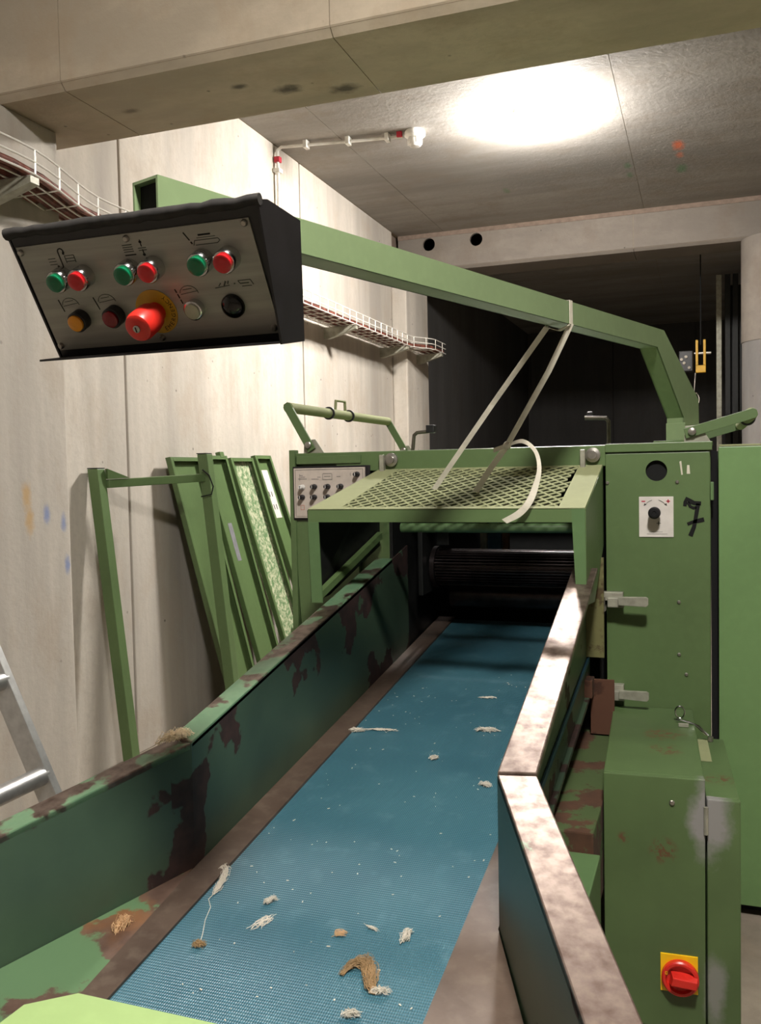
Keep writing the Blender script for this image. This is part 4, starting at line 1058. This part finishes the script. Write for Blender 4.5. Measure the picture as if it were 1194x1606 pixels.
for x, z in ((-.15, .08), (-.115, .1), (-.13, .05), (-.09, .01)):
    MB().lathe([(.012, 0), (.012, .01), (0, .01)], (HX+x, HY-.06, HZ+z), (0, -1, 0), 10).build('pendant_stud', M['chrome'], pb)
pts = [(HX-.05+.04*math.sin(a), HY, HZ-.25+.06*math.cos(a)) for a in [i*.45 for i in range(11)]]
MB().tube([(HX-.04, HY, HZ-.03)]+pts, .009, 8).build('lower_hook', M['chrome'], t, smooth=True)

# ================================================================== LINT AND FIBRE TUFTS
def tuft(x, y, length, wid, mat, label, ang=0.0, n=26, up=.006, z=None, tail=None, path=None):
    m_ = MB(); rnd = random.Random(int((x*7919+y*104729)*1000))
    base = z if z is not None else bz(y)+.0015
    sl = .126 if z is None else 0
    ca, sa = math.cos(ang), math.sin(ang)
    def along(q):
        q = max(0, min(.9999, q))*(len(path)-1); i = int(q); u = q-i
        return path[i][0]*(1-u)+path[i+1][0]*u, path[i][1]*(1-u)+path[i+1][1]*u
    for k in range(n*3 if path else 0):
        q0 = rnd.uniform(-.1, .8); L = rnd.uniform(.15, .4); ox, oy = rnd.gauss(0, wid*.3), rnd.gauss(0, wid*.3); pts = []
        for i in range(6):
            q = q0+L*i/5; px_, py_ = along(q); f_ = .25+.75*math.sin(max(0, min(1, q))*math.pi)
            px_ += ox*f_+rnd.gauss(0, wid*.06); py_ += oy*f_+rnd.gauss(0, wid*.06)
            pts.append((px_, py_, base+(py_-y)*sl+f_*up*(.2+1.0*rnd.random()*(1-min(1, abs(ox)/wid)))))
        m_.tube(pts, rnd.uniform(.0003, .0006), 4)
    for k in range(0 if path else n*3):
        u = rnd.uniform(-.5, .5); v = rnd.gauss(0, .22); a = rnd.uniform(-.6, .6)
        pts = []; L = length*rnd.uniform(.25, .55)
        for i in range(5):
            q = i/4
            lx = u*length*.6+L*(q-.5)*math.cos(a)+rnd.gauss(0, length*.02)+wid*.4*math.sin(q*3+k)
            ly = v*wid+L*(q-.5)*math.sin(a)*.4+rnd.gauss(0, wid*.1)
            h = abs(math.sin(q*math.pi))*up*rnd.uniform(.3, 1.4)+rnd.uniform(0, up*.5)
            px_, py_ = x+lx*ca-ly*sa, y+lx*sa+ly*ca
            pts.append((px_, py_, base+(py_-y)*sl+h))
        m_.tube(pts, rnd.uniform(.0003, .0006), 4)
    if tail:
        m_.tube([(p[0], p[1], (z if z is not None else bz(p[1])+.002)) for p in tail], .0008, 4)
    o = m_.build('fibre_tuft', mat)
    recentre(tag(o, label, 'fibre tuft', 'loose fibre tufts'))
tuft(-.486, 1.235, .075, .022, M['fluff_brown'], 'largest brown fibre tuft on the near blue belt', 2.6, 90, .012, path=[(-.526, 1.228), (-.519, 1.248), (-.502, 1.257), (-.487, 1.249), (-.478, 1.231), (-.474, 1.213), (-.460, 1.204)])
tuft(-.455, 1.205, .03, .01, M['fluff_white'], 'white wisp at the end of the brown fibre tuft', .3, 18)
tuft(-.845, 1.424, .05, .014, M['fluff_white'], 'white fibre curl with a long trailing thread at the belt edge', 1.2, 40, .010, path=[(-.861, 1.43), (-.856, 1.445), (-.844, 1.437), (-.835, 1.409), (-.831, 1.381), (-.831, 1.365)], tail=[(-.831, 1.37), (-.832, 1.35), (-.816, 1.33), (-.806, 1.295), (-.79, 1.26), (-.781, 1.235)])
tuft(-.78, 1.232, .02, .012, M['fluff_brown'], 'small brown lint knot at the end of the thread', .2, 20)
tuft(-.72, 1.37, .022, .012, M['fluff_white'], 'small whitish lint clump in the left third of the near belt', .8, 18)
tuft(-.705, 1.315, .05, .02, M['fluff_white'], 'thin white streak of lint beside the whitish clump', 1.2, 10, .002)
tuft(-.457, 1.336, .03, .016, M['fluff_white'], 'pale lint flake near the right edge of the near belt', 1.4, 26)
tuft(-.566, 1.318, .02, .014, M['fluff_tan'], 'faint tan lint speck in the middle of the near belt', .4, 14, .003)
tuft(-.52, 1.345, .03, .006, M['fluff_white'], 'thin white fibre lying in the middle of the near belt', -.3, 8, .003)
tuft(-.479, 1.15, .025, .012, M['fluff_white'], 'white lint scrap at the bottom of the belt', .3, 20)
tuft(-.836, 2.088, .04, .014, M['fluff_white'], 'white lint curl against the left edge of the far belt', .3, 26)
tuft(-.775, 2.108, .09, .008, M['fluff_white'], 'long thin white fibre across the far belt', .1, 14, .003)
tuft(-.511, 2.157, .06, .016, M['fluff_white'], 'pale tan fibre strip at the right of the far belt', .1, 24)
tuft(-.598, 1.976, .02, .012, M['fluff_white'], 'white lint speck in the centre of the far belt', .4, 16)
tuft(-.45, 1.872, .025, .014, M['fluff_white'], 'white lint flake beside the right trough wall', -.3, 20)
tuft(-.934, 1.236, .028, .02, M['fluff_tan'], 'orange-tan fibre tuft on the flared floor plate', 1.4, 40, .014)
tuft(-.56, 2.37, .05, .012, M['fluff_white'], 'small white lint line on the upper belt', .2, 10, .003)
tuft(-.942, 1.43, .07, .022, M['fluff_pale'], 'tan fibre tuft caught on the left trough rim', 1.1, 40, .014, z=.7485)
# fine specks nobody could count
m_ = MB(); rnd = random.Random(3)
for k in range(150):
    x, y = rnd.uniform(-.84, -.385), .95+1.7*rnd.random()**1.3; r = rnd.uniform(.0004, .0012)
    a = rnd.uniform(0, 3.1); z = bz(y)+.0007
    u = Vector((math.cos(a), math.sin(a), .126*math.sin(a)))*r*rnd.uniform(1, 3); v = Vector((-math.sin(a), math.cos(a), .126*math.cos(a)))*r
    c_ = Vector((x, y, z)); m_.prism([c_-u-v, c_+u-v, c_+u+v, c_-u+v], (0, 0, .0008))
tag(m_.build('lint_specks', M['fluff_white']), 'fine white lint specks scattered over the blue belt', 'lint', kind='stuff')
